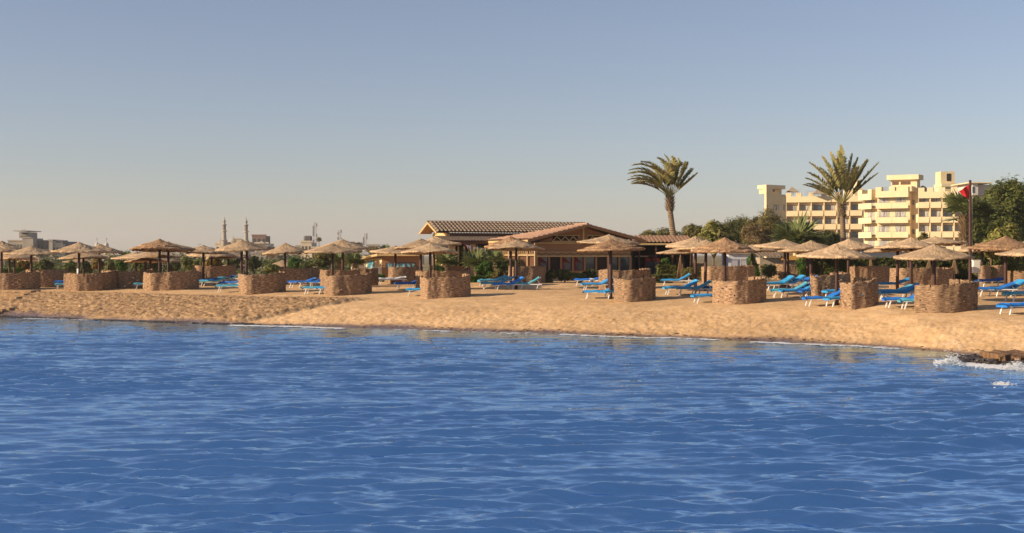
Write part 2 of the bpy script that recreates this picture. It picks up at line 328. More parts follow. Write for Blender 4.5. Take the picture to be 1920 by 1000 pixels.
# ------------------------------------------------------------------ sea
def build_sea():
    Nn = 1024; Lt = 40.0
    def spec(kx, ky):
        k = np.hypot(kx, ky) * 2*math.pi / Lt; k[0,0] = 1e9
        a = np.arctan2(ky, kx); w0 = R(98); dirf = .05 + np.abs(np.cos(a - w0))**10 + .3*np.abs(np.cos(a - w0 - .7))**12
        kp = 2*math.pi/1.3
        return k**-1.32 * np.exp(-.7*(kp/k)**2) * np.exp(-(k*.050)**2) * dirf
    H, kx, ky = field(Nn, spec, 11); k = np.hypot(kx, ky); k[0,0] = 1
    h = real(H); s = h.std(); h /= s
    dx = np.real(np.fft.ifft2(1j*kx/k*H))/s; dy = np.real(np.fft.ifft2(1j*ky/k*H))/s
    th = np.tan(np.radians(np.linspace(-40, 40, 1500)))
    r = [4.0]
    while r[-1] < 100: r.append(r[-1] + max(.04, min(.15, r[-1]*.0026)))
    r = np.array(r); D, T = np.meshgrid(r, th, indexing='ij'); x0 = D*T; y0 = D
    c, s_ = math.cos(.22), math.sin(.22)
    d = shoreD(x0, y0); fade = .30 + .70*sstep(.0, -9, d) if False else .12 + .88*sstep(-1, 22, -d)
    gust = .8 + .25*np.clip(samp(N3, 60., x0, y0), -1.5, 1.5)
    A = .042 * fade * gust; x = x0 + 0; 
    X2, Y2 = (x0*c - y0*s_)*1.9+5, (x0*s_ + y0*c)*1.9
    z = A*samp(h, Lt, x0*.52, y0) + A*.35*samp(h, Lt, X2, Y2)
    x = x0 + A*.1*samp(dx, Lt, x0*.52, y0); y = y0 + A*.25*samp(dy, Lt, x0*.52, y0)
    nr, nc = x.shape; keep = d < 3.0
    idx = np.arange(nr*nc).reshape(nr, nc)
    Fc = np.stack([idx[:-1,:-1], idx[:-1,1:], idx[1:,1:], idx[1:,:-1]], -1).reshape(-1, 4)
    kf = keep.ravel()[Fc].all(1); Fc = Fc[kf]
    used = np.zeros(nr*nc, bool); used[Fc.ravel()] = True; remap = np.cumsum(used)-1
    V = np.stack([x, y, z + .02], -1).reshape(-1, 3)[used]; Fc = remap[Fc]
    m = bpy.data.materials.new('sea_water'); m.use_nodes = True; t = m.node_tree; N = t.nodes; L = t.links; N.remove(N['Principled BSDF'])
    at = N.new('ShaderNodeAttribute'); at.attribute_name = 'depth'
    cr = N.new('ShaderNodeValToRGB'); e = cr.color_ramp.elements
    e[0].position = 0; e[0].color = (.20,.17,.17,1); e[1].position = 1; e[1].color = (.052,.168,.46,1); q = e.new(.09); q.color = (.12,.17,.22,1); q = e.new(.30); q.color = (.060,.165,.40,1)
    L.new(at.outputs['Fac'], cr.inputs[0])
    df = N.new('ShaderNodeBsdfDiffuse'); L.new(cr.outputs[0], df.inputs[0])
    up = N.new('ShaderNodeCombineXYZ'); up.inputs[2].default_value = 1; L.new(up.outputs[0], df.inputs['Normal'])    # light welling up from below does not follow the ripples
    gl = N.new('ShaderNodeBsdfGlossy'); gl.inputs['Roughness'].default_value = .03; gl.inputs['Color'].default_value = (.62,.82,1,1)
    tc = N.new('ShaderNodeTexCoord'); mp = N.new('ShaderNodeMapping'); mp.inputs['Scale'].default_value = (.7, 1.8, 1); mp.inputs['Rotation'].default_value = (0,0,.15); L.new(tc.outputs['Object'], mp.inputs[0])
    nb = N.new('ShaderNodeTexNoise'); nb.inputs['Scale'].default_value = 3.2; nb.inputs['Detail'].default_value = 4; nb.inputs['Roughness'].default_value = .5; nb.inputs['Distortion'].default_value = .8; L.new(mp.outputs[0], nb.inputs[0])
    bp = N.new('ShaderNodeBump'); bp.inputs['Strength'].default_value = .28; bp.inputs['Distance'].default_value = .05; L.new(nb.outputs[0], bp.inputs['Height']); L.new(bp.outputs[0], gl.inputs['Normal'])
    lw_ = N.new('ShaderNodeLayerWeight'); lw_.inputs[0].default_value = .5; L.new(bp.outputs[0], lw_.inputs['Normal'])
    fr = N.new('ShaderNodeMath'); fr.operation = 'POWER'; fr.inputs[1].default_value = .95; L.new(lw_.outputs['Facing'], fr.inputs[0])
    mx = N.new('ShaderNodeMixShader'); L.new(fr.outputs[0], mx.inputs[0]); L.new(df.outputs[0], mx.inputs[1]); L.new(gl.outputs[0], mx.inputs[2])
    al = N.new('ShaderNodeAttribute'); al.attribute_name = 'opacity'; tp = N.new('ShaderNodeBsdfTransparent'); m2 = N.new('ShaderNodeMixShader')
    L.new(al.outputs['Fac'], m2.inputs[0]); L.new(tp.outputs[0], m2.inputs[1]); L.new(mx.outputs[0], m2.inputs[2]); L.new(m2.outputs[0], N['Material Output'].inputs[0])
    o = npmesh('sea', V, Fc, m, smooth=True, off=(0,0,0)); tag(o, kind='structure')
    dd = -d.ravel()[used]
    setattr_f(o.data, 'depth', np.clip((dd+.3)/26, 0, 1)); setattr_f(o.data, 'opacity', np.clip((dd+1.0)/1.3, .0, 1))
build_sea()

# ------------------------------------------------------------------ leaf clouds
def leaves(centers, radii, n, size, flat=0.0, seed=0, shell=.55, aspect=.5):
    g = np.random.default_rng(seed); C = np.array(centers, float); Rr = np.array(radii, float)
    if Rr.ndim == 1: Rr = np.repeat(Rr[:,None], 3, 1)
    wt = (Rr.prod(1))**(2/3); wt /= wt.sum(); k = g.choice(len(C), n, p=wt)
    u = g.standard_normal((n,3)); u /= np.linalg.norm(u, axis=1)[:,None]
    # clumps: offsets toward sub-centres on each blob
    rad = shell + (1-shell)*g.random(n)**.7
    ns = 26; sub = g.standard_normal((len(C), ns, 3)); sub /= np.linalg.norm(sub, axis=2)[:,:,None]
    sc = sub[k, g.integers(0, ns, n)]; mixv = (g.random(n) < .75)[:,None]
    u = np.where(mixv, sc*(.86+.2*g.random((n,1))) + g.standard_normal((n,3))*.17, u*rad[:,None])
    p = C[k] + u*Rr[k]
    nn = u*.9 + g.standard_normal((n,3))*.42 + np.array([0,0,.25])     # leaves face outwards from their clump
    a = np.cross(nn, g.standard_normal((n,3))); a /= np.linalg.norm(a, axis=1)[:,None]
    b = np.cross(a, nn); b /= np.linalg.norm(b, axis=1)[:,None]
    s = size*(.6+.8*g.random((n,1)))
    a = a*s; b = b*s*aspect
    V = np.stack([p-a, p-b*.8+a*.1, p+a, p+b*.8+a*.1], 1).reshape(-1,3); Fc = np.arange(4*n).reshape(n,4)
    return V, Fc
def crown(name, mt, parent, centers, radii, n, size, **k):
    V, Fc = leaves(centers, radii, n, size, **k); return npmesh(name, V, Fc, mt, parent)
def blob_crown(cx, cy, cz, hw, hh, nb, seed):
    g = np.random.default_rng(seed); C = []; Rr = []
    for i in range(nb):
        a = g.random()*6.28; q = g.random()**.5; x = cx + math.cos(a)*hw*.62*q; y = cy + math.sin(a)*hw*.55*q; z = cz + (g.random()*2-1)*hh*.62*(1-.5*q*q)
        C.append((x,y,z)); s = .30 + .22*g.random(); Rr.append((hw*s, hw*s, hh*s*1.1))
    return C, Rr
def limbs(mb, base, C, r0, frac=.45):
    bx = Vector(base); C = [Vector(c) for c in C]; mean = sum(C, Vector())/len(C); fk = bx.lerp(mean, frac)
    mb.tube([bx, bx.lerp(fk,.5)+Vector((.05,0,0)), fk], [r0, r0*.8, r0*.62], 8)
    for c in C[:9]: mb.tube([fk, fk.lerp(c,.5)+Vector((0,0,.1)), c], [r0*.5, r0*.3, r0*.12], 6)
def tree(name, label, cat, px, ytop, ybot, hwpx, D, mt, n, size, nb=9, seed=1, yg=None, group=None, mt2=None, trunk=True, flat=0, zbase=None, aspect=.5):
    x = X(px, D); hw = hwpx/F*D; zt = Z(ytop, D); zb = Z(ybot, D); zg = zbase if zbase is not None else gz0(x, D)
    r = empty(name, (x, D, zg)); tag(r, label, cat, group)
    C, Rr = blob_crown(x, D, (zt+zb)/2, hw, (zt-zb)/2, nb, seed)
    if mt2:
        crown('crown', mt, r, C[::2], Rr[::2], n//2, size, seed=seed, flat=flat, aspect=aspect); crown('crown', mt2, r, C[1::2], Rr[1::2], n//2, size, seed=seed+1, flat=flat, aspect=aspect)
    else: crown('crown', mt, r, C, Rr, n, size, seed=seed, flat=flat, aspect=aspect)
    if trunk:
        mb = MB(); limbs(mb, (x, D, zg), C, max(.06, hw*.06)); mb.build('trunk', M_trunk, r)
    return r

def hedge(label, px0, px1, ytop, D, depth, mt, n, size=.07, name='hedge', group=None, seed=3, mtc=None, zb=None):
    x0, x1 = X(px0, D), X(px1, D); z0 = gz0((x0+x1)/2, D) if zb is None else zb; z1 = Z(ytop, D)
    r = empty(name, ((x0+x1)/2, D, z0)); tag(r, label, name.replace('_', ' '), group)
    m = MB(); m.box(x0+.12, x1-.12, D+.12, D+depth-.12, z0, z1-.12); m.build('branches', L_dark, r)
    g = np.random.default_rng(seed); q = g.random((n,3)); side = g.random(n)
    p = np.empty((n,3)); p[:,0] = x0+(x1-x0)*q[:,0]; p[:,1] = D + depth*q[:,1]; p[:,2] = z0 + (z1-z0)*q[:,2]
    p[side < .55, 1] = D + .12*q[side < .55, 1]; p[side > .7, 2] = z1 - .14*q[side > .7, 2]; e = (side > .55)&(side < .62); p[e,0] = x0+.1*q[e,0]
    wob = samp(N3, 6., p[:,0], p[:,2]*2)*.05; p[:,1] += wob; p[:,2] += samp(N3, 5., p[:,0], p[:,1])*.04
    a = g.standard_normal((n,3)); a /= np.linalg.norm(a,axis=1)[:,None]; b = np.cross(a, g.standard_normal((n,3))); b /= np.linalg.norm(b,axis=1)[:,None]
    s = size*(.6+.8*g.random((n,1))); a*=s; b*=s*.55
    V = np.stack([p-a,p-b,p+a,p+b],1).reshape(-1,3); npmesh('leaves', V, np.arange(4*n).reshape(n,4), mt, r)
    return r

# ------------------------------------------------------------------ palms
def frond(origin, az, el, length, droop, mt, parent, nl=34, lw=.42, stem=.16, seed=0, wind=Vector((0,0,0))):
    g = random.Random(seed); d = Vector((math.cos(az)*math.cos(el), math.sin(az)*math.cos(el), math.sin(el))); p = Vector(origin)
    pts = [p.copy()]; n = 14; 
    for i in range(n):
        d = (d + Vector((0,0,-droop/n*(.4+1.5*i/n))) + wind/n*(i/n)).normalized(); p = p + d*length/n; pts.append(p.copy())
    mb = MB(); mb.tube(pts, [.035*(1-.8*i/n)*(length/2.6)**.5 for i in range(n+1)], 4)
    for i in range(nl):
        t = stem + (1-stem)*(i+.5)/nl; f = t*n; k = min(int(f), n-1); q = pts[k].lerp(pts[k+1], f-k); tn = (pts[k+1]-pts[k]).normalized()
        side = tn.cross(Vector((0,0,1)))
        side = side.normalized() if side.length > .05 else Vector((1,0,0))
        up = side.cross(tn).normalized(); L = lw*(math.sin(math.pi*min(1,(t*.86+.10)))**.6)*(.85+.3*g.random())
        for s in (-1, 1):
            dd = (side*s*.75 + tn*.75 + up*(.38 + g.uniform(-.2,.2)) + Vector((0,0,-.25*g.random()))).normalized()
            e = q + dd*L; w_ = tn*.026*(1+g.random())
            mid = q.lerp(e, .5) + Vector((0,0,.01)); e = e + Vector((0,0,-.10*L))
            mb.add([q-w_, q+w_, mid+w_*1.1, e, mid-w_*1.1], [(0,1,2,4),(4,2,3)])
    return mb.build('frond', mt, parent)
def palm_trunk(parent, pts, r0, r1, rings=46):
    pts = [Vector(p) for p in pts]; mb = MB(); path = []; rad = []
    for i in range(rings*2+1):
        t = i/(rings*2)*(len(pts)-1); k = min(int(t), len(pts)-2); q = pts[k].lerp(pts[k+1], t-k); 
        if k+2 < len(pts) and False: pass
        path.append(q); rad.append((r0 + (r1-r0)*(i/(rings*2)))*(1.10 if i % 2 else .93)*(1+random.uniform(-.03,.03)))
    mb.tube(path, rad, 14); return mb.build('trunk', M_palmtrunk, parent)
M_palmtrunk = mat('palm_bark', (.14,.095,.055), (.29,.21,.135), 5, (1,1,3), rough=.9, bump=1, bscale=14)
def boots(parent, base, top, r, n=60, ln=.35, seed=0, mt=None, name='frond_stubs'):
    g = random.Random(seed); mb = MB(); b = Vector(base); t = Vector(top)
    for i in range(n):
        f = i/n; a = i*2.399; q = b.lerp(t, f); d = Vector((math.cos(a), math.sin(a), .9+g.random()*.5)).normalized()
        st = q + Vector((math.cos(a), math.sin(a), 0))*r*.7; e = st + d*ln*(.6+.6*g.random()); w_ = Vector((-math.sin(a), math.cos(a), 0))*.07; th = d.cross(w_).normalized()*.03
        mb.add([st-w_-th, st+w_-th, st+w_+th, st-w_+th, e-w_*.45, e+w_*.45], [(0,1,2,3),(0,1,5,4),(3,2,5,4),(0,4,3),(1,5,2)])
    return mb.build(name, mt or M_palmtrunk, parent)
def date_palm(label, pts_px, D, fr, seed, r0=.23, r1=.19, group=None, wind=Vector((-.25,0,0))):
    pts = [P(a, b, D) for a, b in pts_px]; pts[0].z = gz0(pts[0].x, D)-.05
    r = empty('date_palm', pts[0]); tag(r, label, 'palm tree', group)
    palm_trunk(r, pts, r0, r1)
    top = pts[-1]; boots(r, top-Vector((0,0,.95)), top+Vector((0,0,.1)), .30, 70, .33, seed)
    for i, f in enumerate(fr):
        az, el, ln, dr = f; frond(top+Vector((0,0,.05)), R(az), R(el), ln, dr, L_palm, r, 74, .62, .30, seed*100+i, wind)
    return r
# az: 180 = towards the left of the picture, 0 = right, 270 = towards the camera
fr1 = [(180,50,3.6,1.0),(188,60,3.9,1.2),(172,66,4.0,1.3),(205,44,3.3,.9),(160,56,3.5,1.0),(184,38,3.1,.6),(170,78,3.7,1.2),(230,70,3.4,1.1),
       (20,82,3.3,.4),(0,68,3.0,.5),(345,60,2.9,.7),(10,50,2.8,.6),(355,42,2.7,.5),(195,52,3.4,1.2),(182,72,4.1,1.4),(200,62,3.8,1.3),(330,74,3.1,.6),(270,80,3.3,.9),(100,70,3.0,.9)]
date_palm('tall windswept date palm, its crown blown to the left above the bar roof', [(1277,524),(1272,490),(1263,445),(1257,400),(1256,372)], 95, fr1, 3, wind=Vector((-1.5,0,0)))
fr2 = [(182,36,3.4,.35),(175,47,3.5,.45),(186,60,4.2,.45),(200,70,4.1,.35),(265,87,4.6,.15),(250,80,4.2,.4),(340,77,4.0,.15),(8,58,4.1,.15),(355,50,4.3,.15),(350,44,3.6,.2),(190,52,3.8,.5),(185,42,3.3,.5),(210,78,4.2,.3),(5,70,3.9,.2),(352,62,4.0,.2),(20,64,3.4,.3),(90,76,3.8,.3),(140,66,3.5,.5),(300,66,3.3,.7)]
date_palm('tall upright date palm with fan-like crown in front of the yellow hotel', [(1583,530),(1582,470),(1580,420),(1579,385)], 100, fr2, 9)

def fan_leaf(mb, o, d, stem, rad, g, nf=15):
    d = d.normalized(); o = Vector(o); c = o + d*stem + Vector((0,0,-.08*stem)); side = d.cross(Vector((0,0,1)))
    side = side.normalized() if side.length > .05 else Vector((1,0,0)); mb.bar(o, c, .03)
    for i in range(nf):
        a = R(-105 + 210*i/(nf-1)); dd = (d*math.cos(a) + side*math.sin(a)).normalized(); e = c + dd*rad*(.8+.35*g.random()) + Vector((0,0,-.28*rad*g.random()))
        w_ = dd.cross(d.cross(side)).normalized()*rad*.055; m_ = c.lerp(e, .55)
        mb.add([c, m_-w_, e, m_+w_], [(0,1,2,3)])
def fan_palm(label, px, ytop, ybase_crown, D, rad, nl, seed, trunk=True, group=None, mt=None, base_y=None):
    g = random.Random(seed); x = X(px, D); zc = Z(ybase_crown, D); zg = gz0(x, D)
    r = empty('fan_palm', (x, D, zg)); tag(r, label, 'palm tree', group); mb = MB()
    top = Z(ytop, D) - zc
    for i in range(nl):
        a = i*2.399; el = R(15 + 70*((i*.618) % 1)); d = Vector((math.cos(a)*math.cos(el), math.sin(a)*math.cos(el), math.sin(el)))
        fan_leaf(mb, (x, D, zc), d, top*.45*(.8+.4*g.random()), rad*(.8+.4*g.random()), g)
    mb.build('crown', mt or L_fan, r)
    t = MB(); t.tube([(x,D,zg-.05),(x,D,(zg+zc)/2),(x,D,zc)], [.17,.15,.17], 10); t.build('trunk', M_palmtrunk, r)
    boots(r, (x,D,zg+(zc-zg)*.3), (x,D,zc+.1), .15, 30, .22, seed)
    return r

# ------------------------------------------------------------------ parasols
RAD = 1.62
def canopy_mesh(kind, seed):
    g = np.random.default_rng(seed); na = 120; layers = [(0,1.0)] if kind != 'double' else [(0,.80),(.50,1.0)]
    MBs = MB(); uv = []
    off = g.random()*10
    def prof(t):      # height below apex, 0..1 radius
        return -.56*(t**.86) + .035*math.exp(-(t/.09)**2)
    for (r0, r1) in layers:
        lift = .05 if r1 < 1 else 0
        nr = 20; n0 = len(MBs.v); vs = []; fs = []
        for i in range(nr+1):
            t = r0 + (r1-r0)*i/nr
            for k in range(na):
                a = 2*math.pi*k/na; jx = samp(N1, 3., np.array(a*.6+off), np.array(t*1.5+seed)); j2 = samp(N3, 3., np.array(math.cos(a)*.7+off), np.array(math.sin(a)*.7+t+seed))
                tt = t*RAD*(1 + (.018*j2 + .012*jx)*(i == nr or i == nr-1)*1.0 + .01*float(j2))
                z = prof(t) + lift + .010*float(jx)*(t > .05) + .018*float(j2)*t
                if i == nr: z -= .015
                vs.append((tt*math.cos(a), tt*math.sin(a), z)); uv.append((k/na*1.0 if k < na else 1, t))
        for i in range(nr):
            for k in range(na): fs.append((i*na+k, i*na+(k+1)%na, (i+1)*na+(k+1)%na, (i+1)*na+k)[::-1])
        b = len(vs)   # rim drop and underside
        for q, (sc, dz) in enumerate(((1.0,-.075),(.93,-.06),(.3,-.02))):
            for k in range(na):
                v = vs[nr*na+k]; s = sc; zz = v[2]+dz if q < 2 else prof(.3)-.09
                vs.append((v[0]*s, v[1]*s, zz + (.012*math.sin(k*2.1+seed) if q == 0 else 0))); uv.append((k/na, r1))
        for q in range(3):
            a0 = nr*na if q == 0 else b+(q-1)*na; b0 = b+q*na
            for k in range(na): fs.append((a0+k, a0+(k+1)%na, b0+(k+1)%na, b0+k)[::-1])
        MBs.add(vs, fs)
        # loose straw ends round the rim
        for k in range(420):
            a = g.random()*6.283; rr = RAD*r1*(.97+.02*g.random()); z = prof(r1)+lift-.02-.04*g.random(); L_ = .05+.08*g.random()
            c, s = math.cos(a), math.sin(a); w_ = .012
            MBs.add([(rr*c-w_*s, rr*s+w_*c, z), (rr*c+w_*s, rr*s-w_*c, z), ((rr+L_)*c, (rr+L_)*s, z-.03-.05*g.random())], [(0,1,2)]); uv += [(a/6.283,.9)]*3
    MBs.uv = uv; return MBs
CAN = {}
for i, (kd, mt) in enumerate((('plain', TH[0]), ('plain', TH[0]), ('plain', TH[0]), ('double', TH[1]), ('double', TH[1]))):
    CAN[i] = canopy_mesh(kd, i+5).build('canopy_source', mt, None, local=True, smooth=True)
_p = MB(); _p.tube([(0,0,0),(0,0,.5),(0,0,1)], [.085,.082,.078], 12); POST = _p.build('post_source', M_post, None, local=True, smooth=True)
_r = MB()
for k in range(8):
    a = k*math.pi/4+.2; _r.bar((.06*math.cos(a),.06*math.sin(a),-.16), (1.5*math.cos(a),1.5*math.sin(a),-.63), .05, .06)
_r.lathe((0,0,-.55), [(.10,0),(.13,.1),(.13,.32),(.06,.4)], 10)
RIB = _r.build('rib_source', M_woodd, None, local=True)
_f = MB(); _f.lathe((0,0,-.1), [(.34,0),(.33,.12),(.22,.28),(.11,.34)], 14); FOOT = _f.build('foot_source', M_woodd, None, local=True, smooth=True)
def child(src, name, parent, loc=(0,0,0), sc=(1,1,1), rot=(0,0,0)):
    o = src.copy(); o.name = name; COL.objects.link(o); o.parent = parent; o.location = loc; o.scale = sc; o.rotation_euler = rot; return o
PD = {299:79.5, 316:81, 282:83, 273:85, 301:90}
def parasol(ax, ay, ry, hw, px, kind, label, foot=False, band=False):
    D = PD.get(px, F*RAD/hw); ws = hw*D/(F*RAD); x = X(px, D); zg = gz0(x, D); za = Z(ay, D); h = (ry-ay)/F*D/.60; h = max(.6, min(1.15, h))
    r = empty('thatched_parasol', (x, D, zg)); tag(r, label, 'parasol', 'thatched beach parasols')
    g = random.Random(int(px*7+ay)); dx = X(ax, D)-x
    child(CAN[kind], 'canopy', r, (dx*.5, 0, za-zg), (ws,ws,h), (R(g.uniform(-2.5,2.5)), R(g.uniform(-3,3)), g.uniform(0,6.28)))
    child(RIB, 'ribs', r, (dx*.5, 0, za-zg-.03), (ws,ws,h))
    child(POST, 'post', r, (0,0,-.15), (1,1,za-zg-.30+.15), (0, math.atan2(dx*.5, za-zg), 0))
    if foot: child(FOOT, 'foot', r)
    if band:
        b = MB(); b.lathe((0,0,.95), [(.093,0),(.093,.42)], 12); b.build('paper_band', M_white, r, local=True)
    return r
PAR = [
 (3,452,470,46,3,1,'straw parasol cut by the left edge, front one there'),
 (58,462,476,47,59,0,'straw parasol in front of the grey hotel with the lookout tower'),
 (18,471,483,44,18,2,'low straw parasol under the leftmost one, its post nearest the edge building'),
 (28,474,486,40,27,0,'straw parasol at far left, mostly hidden behind two nearer ones'),
 (67,480,491,32,67,1,'smallest pale straw parasol below the grey lookout-tower hotel'),
 (150,454.5,471.5,50,147,0,'straw parasol with a white paper band round its post'),
 (187,457.6,474,43,186,2,'brown straw parasol just below the two church domes'),
 (154,470,484,44,158,1,'straw parasol right behind the one with the white paper band'),
 (152,484,492,35,155,0,'pale low straw parasol lowest behind the paper-banded post'),
 (300,450,469,53,299,4,'straw parasol with a stepped double brim, left of the mosque'),
 (315,453.5,469,49,316,1,'straw parasol peeping out right behind the stepped double brim one'),
 (257,472,486,44,254,2,'pale straw parasol left of and below the stepped double brim one'),
 (282,471,483,54,282,0,'wide straw parasol directly under the stepped double brim one'),
 (273,481,490,40,273,1,'far pale parasol between two front posts, under the stepped brim'),
 (303,480,489,38,301,2,'far parasol whose thin post stands beside the stepped brim one'),
 (382,460,474,46,381,2,'straw parasol whose rounded top rises left of the left minaret'),
 (396,464,479,43,397,0,'straw parasol over blue loungers left of the mosque'),
 (427,469,484,42,429,1,'low straw parasol directly below the left minaret'),
 (453,450.6,468,49,453,0,'broad straw parasol covering the mosque front between the minarets'),
 (464,452,466,48,462,2,'dark-edged straw parasol behind the broad one at the mosque'),
 (447,491,502,34,433,1,'far low straw parasol down between the two minarets'),
 (536,456,475,44,534,1,'straw parasol alone in the gap right of the brick tower block'),
 (529,488,500,35,530,0,'far low straw parasol seen under the one right of the brick tower block'),
 (624,457,472.6,54,623,2,'straw parasol below the tallest lattice mast'),
 (642,449,466,50,643,0,'higher straw parasol behind the one below the tallest mast'),
 (742,461,475,46,741,1,'straw parasol in front of the kiosk with blue windows'),
 (791,448,465,52,788,2,'straw parasol with a raised knob left of the tiled hall gable'),
 (806,456,474,54,807,0,'straw parasol standing behind the woven screen left of the restaurant'),
 (813,445,460,50,814,1,'straw parasol rising highest in front of the hall veranda'),
 (968,450.5,467,53,968,0,'straw parasol over four loungers before the restaurant corner'),
 (957,445,462.5,48,958,3,'reddish thatch parasol half hidden behind the one at the restaurant corner'),
 (1142,440,456,57,1142,2,'pale straw parasol topmost of the pair before the restaurant gable'),
 (1145,450.5,469,62,1145,3,'reddish two-tier thatch parasol before the restaurant gable'),
 (1304.5,443.5,464,55,1304,0,'pale straw parasol beside the leaning palm trunk'),
 (1277,461,475,46,1282,1,'low straw parasol half hidden behind the leaning palm trunk'),
 (1326,450,468.6,56,1322,2,'straw parasol left of the reddish two-tier one near the leaning palm'),
 (1359,448,471.5,62,1359,4,'reddish two-tier thatch parasol right of the leaning palm'),
 (1411,459,471,47,1409.5,0,'straw parasol before the round green bush by the white door'),
 (1472.6,449,465,55,1471.5,1,'straw parasol below the fan palm, its post set in a cone foot'),
 (1476,455,467,46,1478,2,'straw parasol post hidden behind the one with a cone foot'),
 (1521,451.7,471.5,60,1520.5,0,'straw parasol left of the upright palm, nearer row'),
 (1513,458,470,46,1514,1,'straw parasol in the back row near the small ochre shop sign'),
 (1541,459,471,45,1541,2,'straw parasol at the hedge left of the upright palm'),
 (1592,448,466,50,1590,2,'straw parasol touching the trunk of the upright palm'),
 (1569,458,482.5,70,1569,1,'large straw parasol in front of the upright palm trunk'),
 (1684,450,470,60,1682.5,0,'wide low straw parasol beneath the hotel front'),
 (1709,445.5,466,62,1708,2,'straw parasol rising highest beneath the hotel front'),
 (1703,458,469,46,1703,1,'straw parasol in the back row below the hotel, post by the hedge'),
 (1719,457,468,46,1718.5,0,'back row straw parasol right of the hotel front, its canopy hidden'),
 (1750,459,483,71,1752,0,'largest straw parasol, behind the big curved screen at right'),
 (1752,443.5,458,55,1754,2,'straw parasol whose top shows above the largest one'),
 (1843,455,471,48,1841,1,'pale straw parasol just right of the flagpole'),
 (1886,445,468,63,1885.5,3,'reddish two-tier thatch parasol right of the flagpole'),
 (1878,458,470,47,1879.5,2,'straw parasol behind the reddish one right of the flagpole'),
 (1935,449,466,54,1937,0,'straw parasol cut by the right edge, upper one'),
 (1910,460,471,46,1908,1,'back row straw parasol near the right edge'),
 (1938,460,478,66,1940,2,'straw parasol cut by the right edge, lower and nearer one'),
]
for p in PAR: parasol(*p[:7], foot=('cone foot' in p[6] and 'set in' in p[6]), band=('white paper band round' in p[6]))
for s in list(CAN.values()) + [POST, RIB, FOOT]: bpy.data.objects.remove(s)

# ------------------------------------------------------------------ woven windbreaks
def catmull(pts, n):
    out = []; m = len(pts)
    for i in range(m-1):
        p0, p1, p2, p3 = pts[max(i-1,0)], pts[i], pts[i+1], pts[min(i+2,m-1)]
        for k in range(n):
            t = k/n; out.append(.5*((2*p1)+(p2-p0)*t+(2*p0-5*p1+4*p2-p3)*t*t+(3*p1-p0-3*p2+p3)*t**3))
    out.append(pts[-1]); return out
def screen(pl, pc, pr, yb, label, h=1.08, dl=.9, dr=.7, wrap=1.7, holes=.015, seed=None):
    seed = seed or int(pl*3+yb); g = np.random.default_rng(seed); D = gD(pc, yb)
    pts = [Vector((X(pl, D+dl), D+dl)), Vector((X(pl+(pc-pl)*.55, D+dl*.25), D+dl*.25)), Vector((X(pc, D), D)), Vector((X(pc+(pr-pc)*.6, D+dr*.25), D+dr*.25)), Vector((X(pr, D+dr), D+dr))]
    if wrap: pts += [Vector((X(pr, D)+.12, D+dr+wrap*.5)), Vector((X(pr, D)-.30, D+dr+wrap))]
    c = catmull(pts, 16)
    s = [0.0]
    for a, b in zip(c[:-1], c[1:]): s.append(s[-1] + (b-a).length)
    n = int(s[-1]/.055); S = np.linspace(0, s[-1], n); cx = np.interp(S, s, [q.x for q in c]); cy = np.interp(S, s, [q.y for q in c])
    tx = np.gradient(cx); ty = np.gradient(cy); l = np.hypot(tx, ty); nx, ny = ty/l, -tx/l      # outward (towards camera)
    gzv = np.array([gz0(a, b) for a, b in zip(cx, cy)])
    nz = 24; off = g.random()*20
    hh = h + .022*samp(N3, 4., S+off, S*0) + .010*g.standard_normal(n)
    V = []; UV = []; 
    for side in (0, 1):
        for j in range(nz+1):
            zf = j/nz; zz = gzv - .08 + (hh+.08)*zf
            wv = .007*np.sin(S*2*math.pi/.62 + math.pi*(j % 2)) + .003*g.standard_normal(n) + .03*samp(N3, 5., S+off, zz*.3)
            o = (.035 + wv) if side == 0 else (-.035 + wv)
            V.append(np.stack([cx+nx*o, cy+ny*o, zz + .008*g.standard_normal(n)], -1)); UV.append(np.stack([S+off, zz], -1))
    V = np.concatenate(V); UV = np.concatenate(UV); A = (nz+1)*n
    Fc = []
    hole = g.random((nz, n)) < holes
    for j in range(nz):
        for i in range(n-1):
            if hole[j, i]: continue
            a = j*n+i; Fc.append((a, a+1, a+n+1, a+n)); Fc.append((A+a+n, A+a+n+1, A+a+1, A+a))
    for i in range(n-1): a = nz*n+i; Fc.append((a, a+1, A+a+1, A+a))
    for j in range(nz):
        for i in (0, n-1): a = j*n+i; Fc.append((a, a+n, A+a+n, A+a))
    r = empty('woven_screen', (float(cx.mean()), float(cy.mean()), float(gzv.mean()))); tag(r, label, 'windbreak', 'woven twig windbreaks')
    o = npmesh('twig_panel', V, Fc, WEAVE, r); setuv(o.data, UV)
    m = MB()
    for i in range(0, n, max(1, int(.62/.055))):
        m.tube([(cx[i]-nx[i]*.07, cy[i]-ny[i]*.07, gzv[i]-.2), (cx[i]-nx[i]*.07, cy[i]-ny[i]*.07, gzv[i]+hh[i]+g.uniform(.0,.09))], .022, 6)
    m.build('stakes', M_woodd, r)
    m = MB()      # twig ends sticking out of the top rim
    for _ in range(int(n*.3)):
        i = g.integers(0, n-3); z0 = gzv[i]+hh[i]-.05; k = min(n-1, i+int(g.integers(2, 7)))
        m.bar((cx[i]+nx[i]*.02, cy[i]+ny[i]*.02, z0), (cx[k]+nx[k]*g.uniform(-.05,.06), cy[k]+ny[k]*g.uniform(-.05,.06), z0+g.uniform(.02,.10)), .018)
    tag(m.build('twig_ends', M_straw, r), kind='stuff')
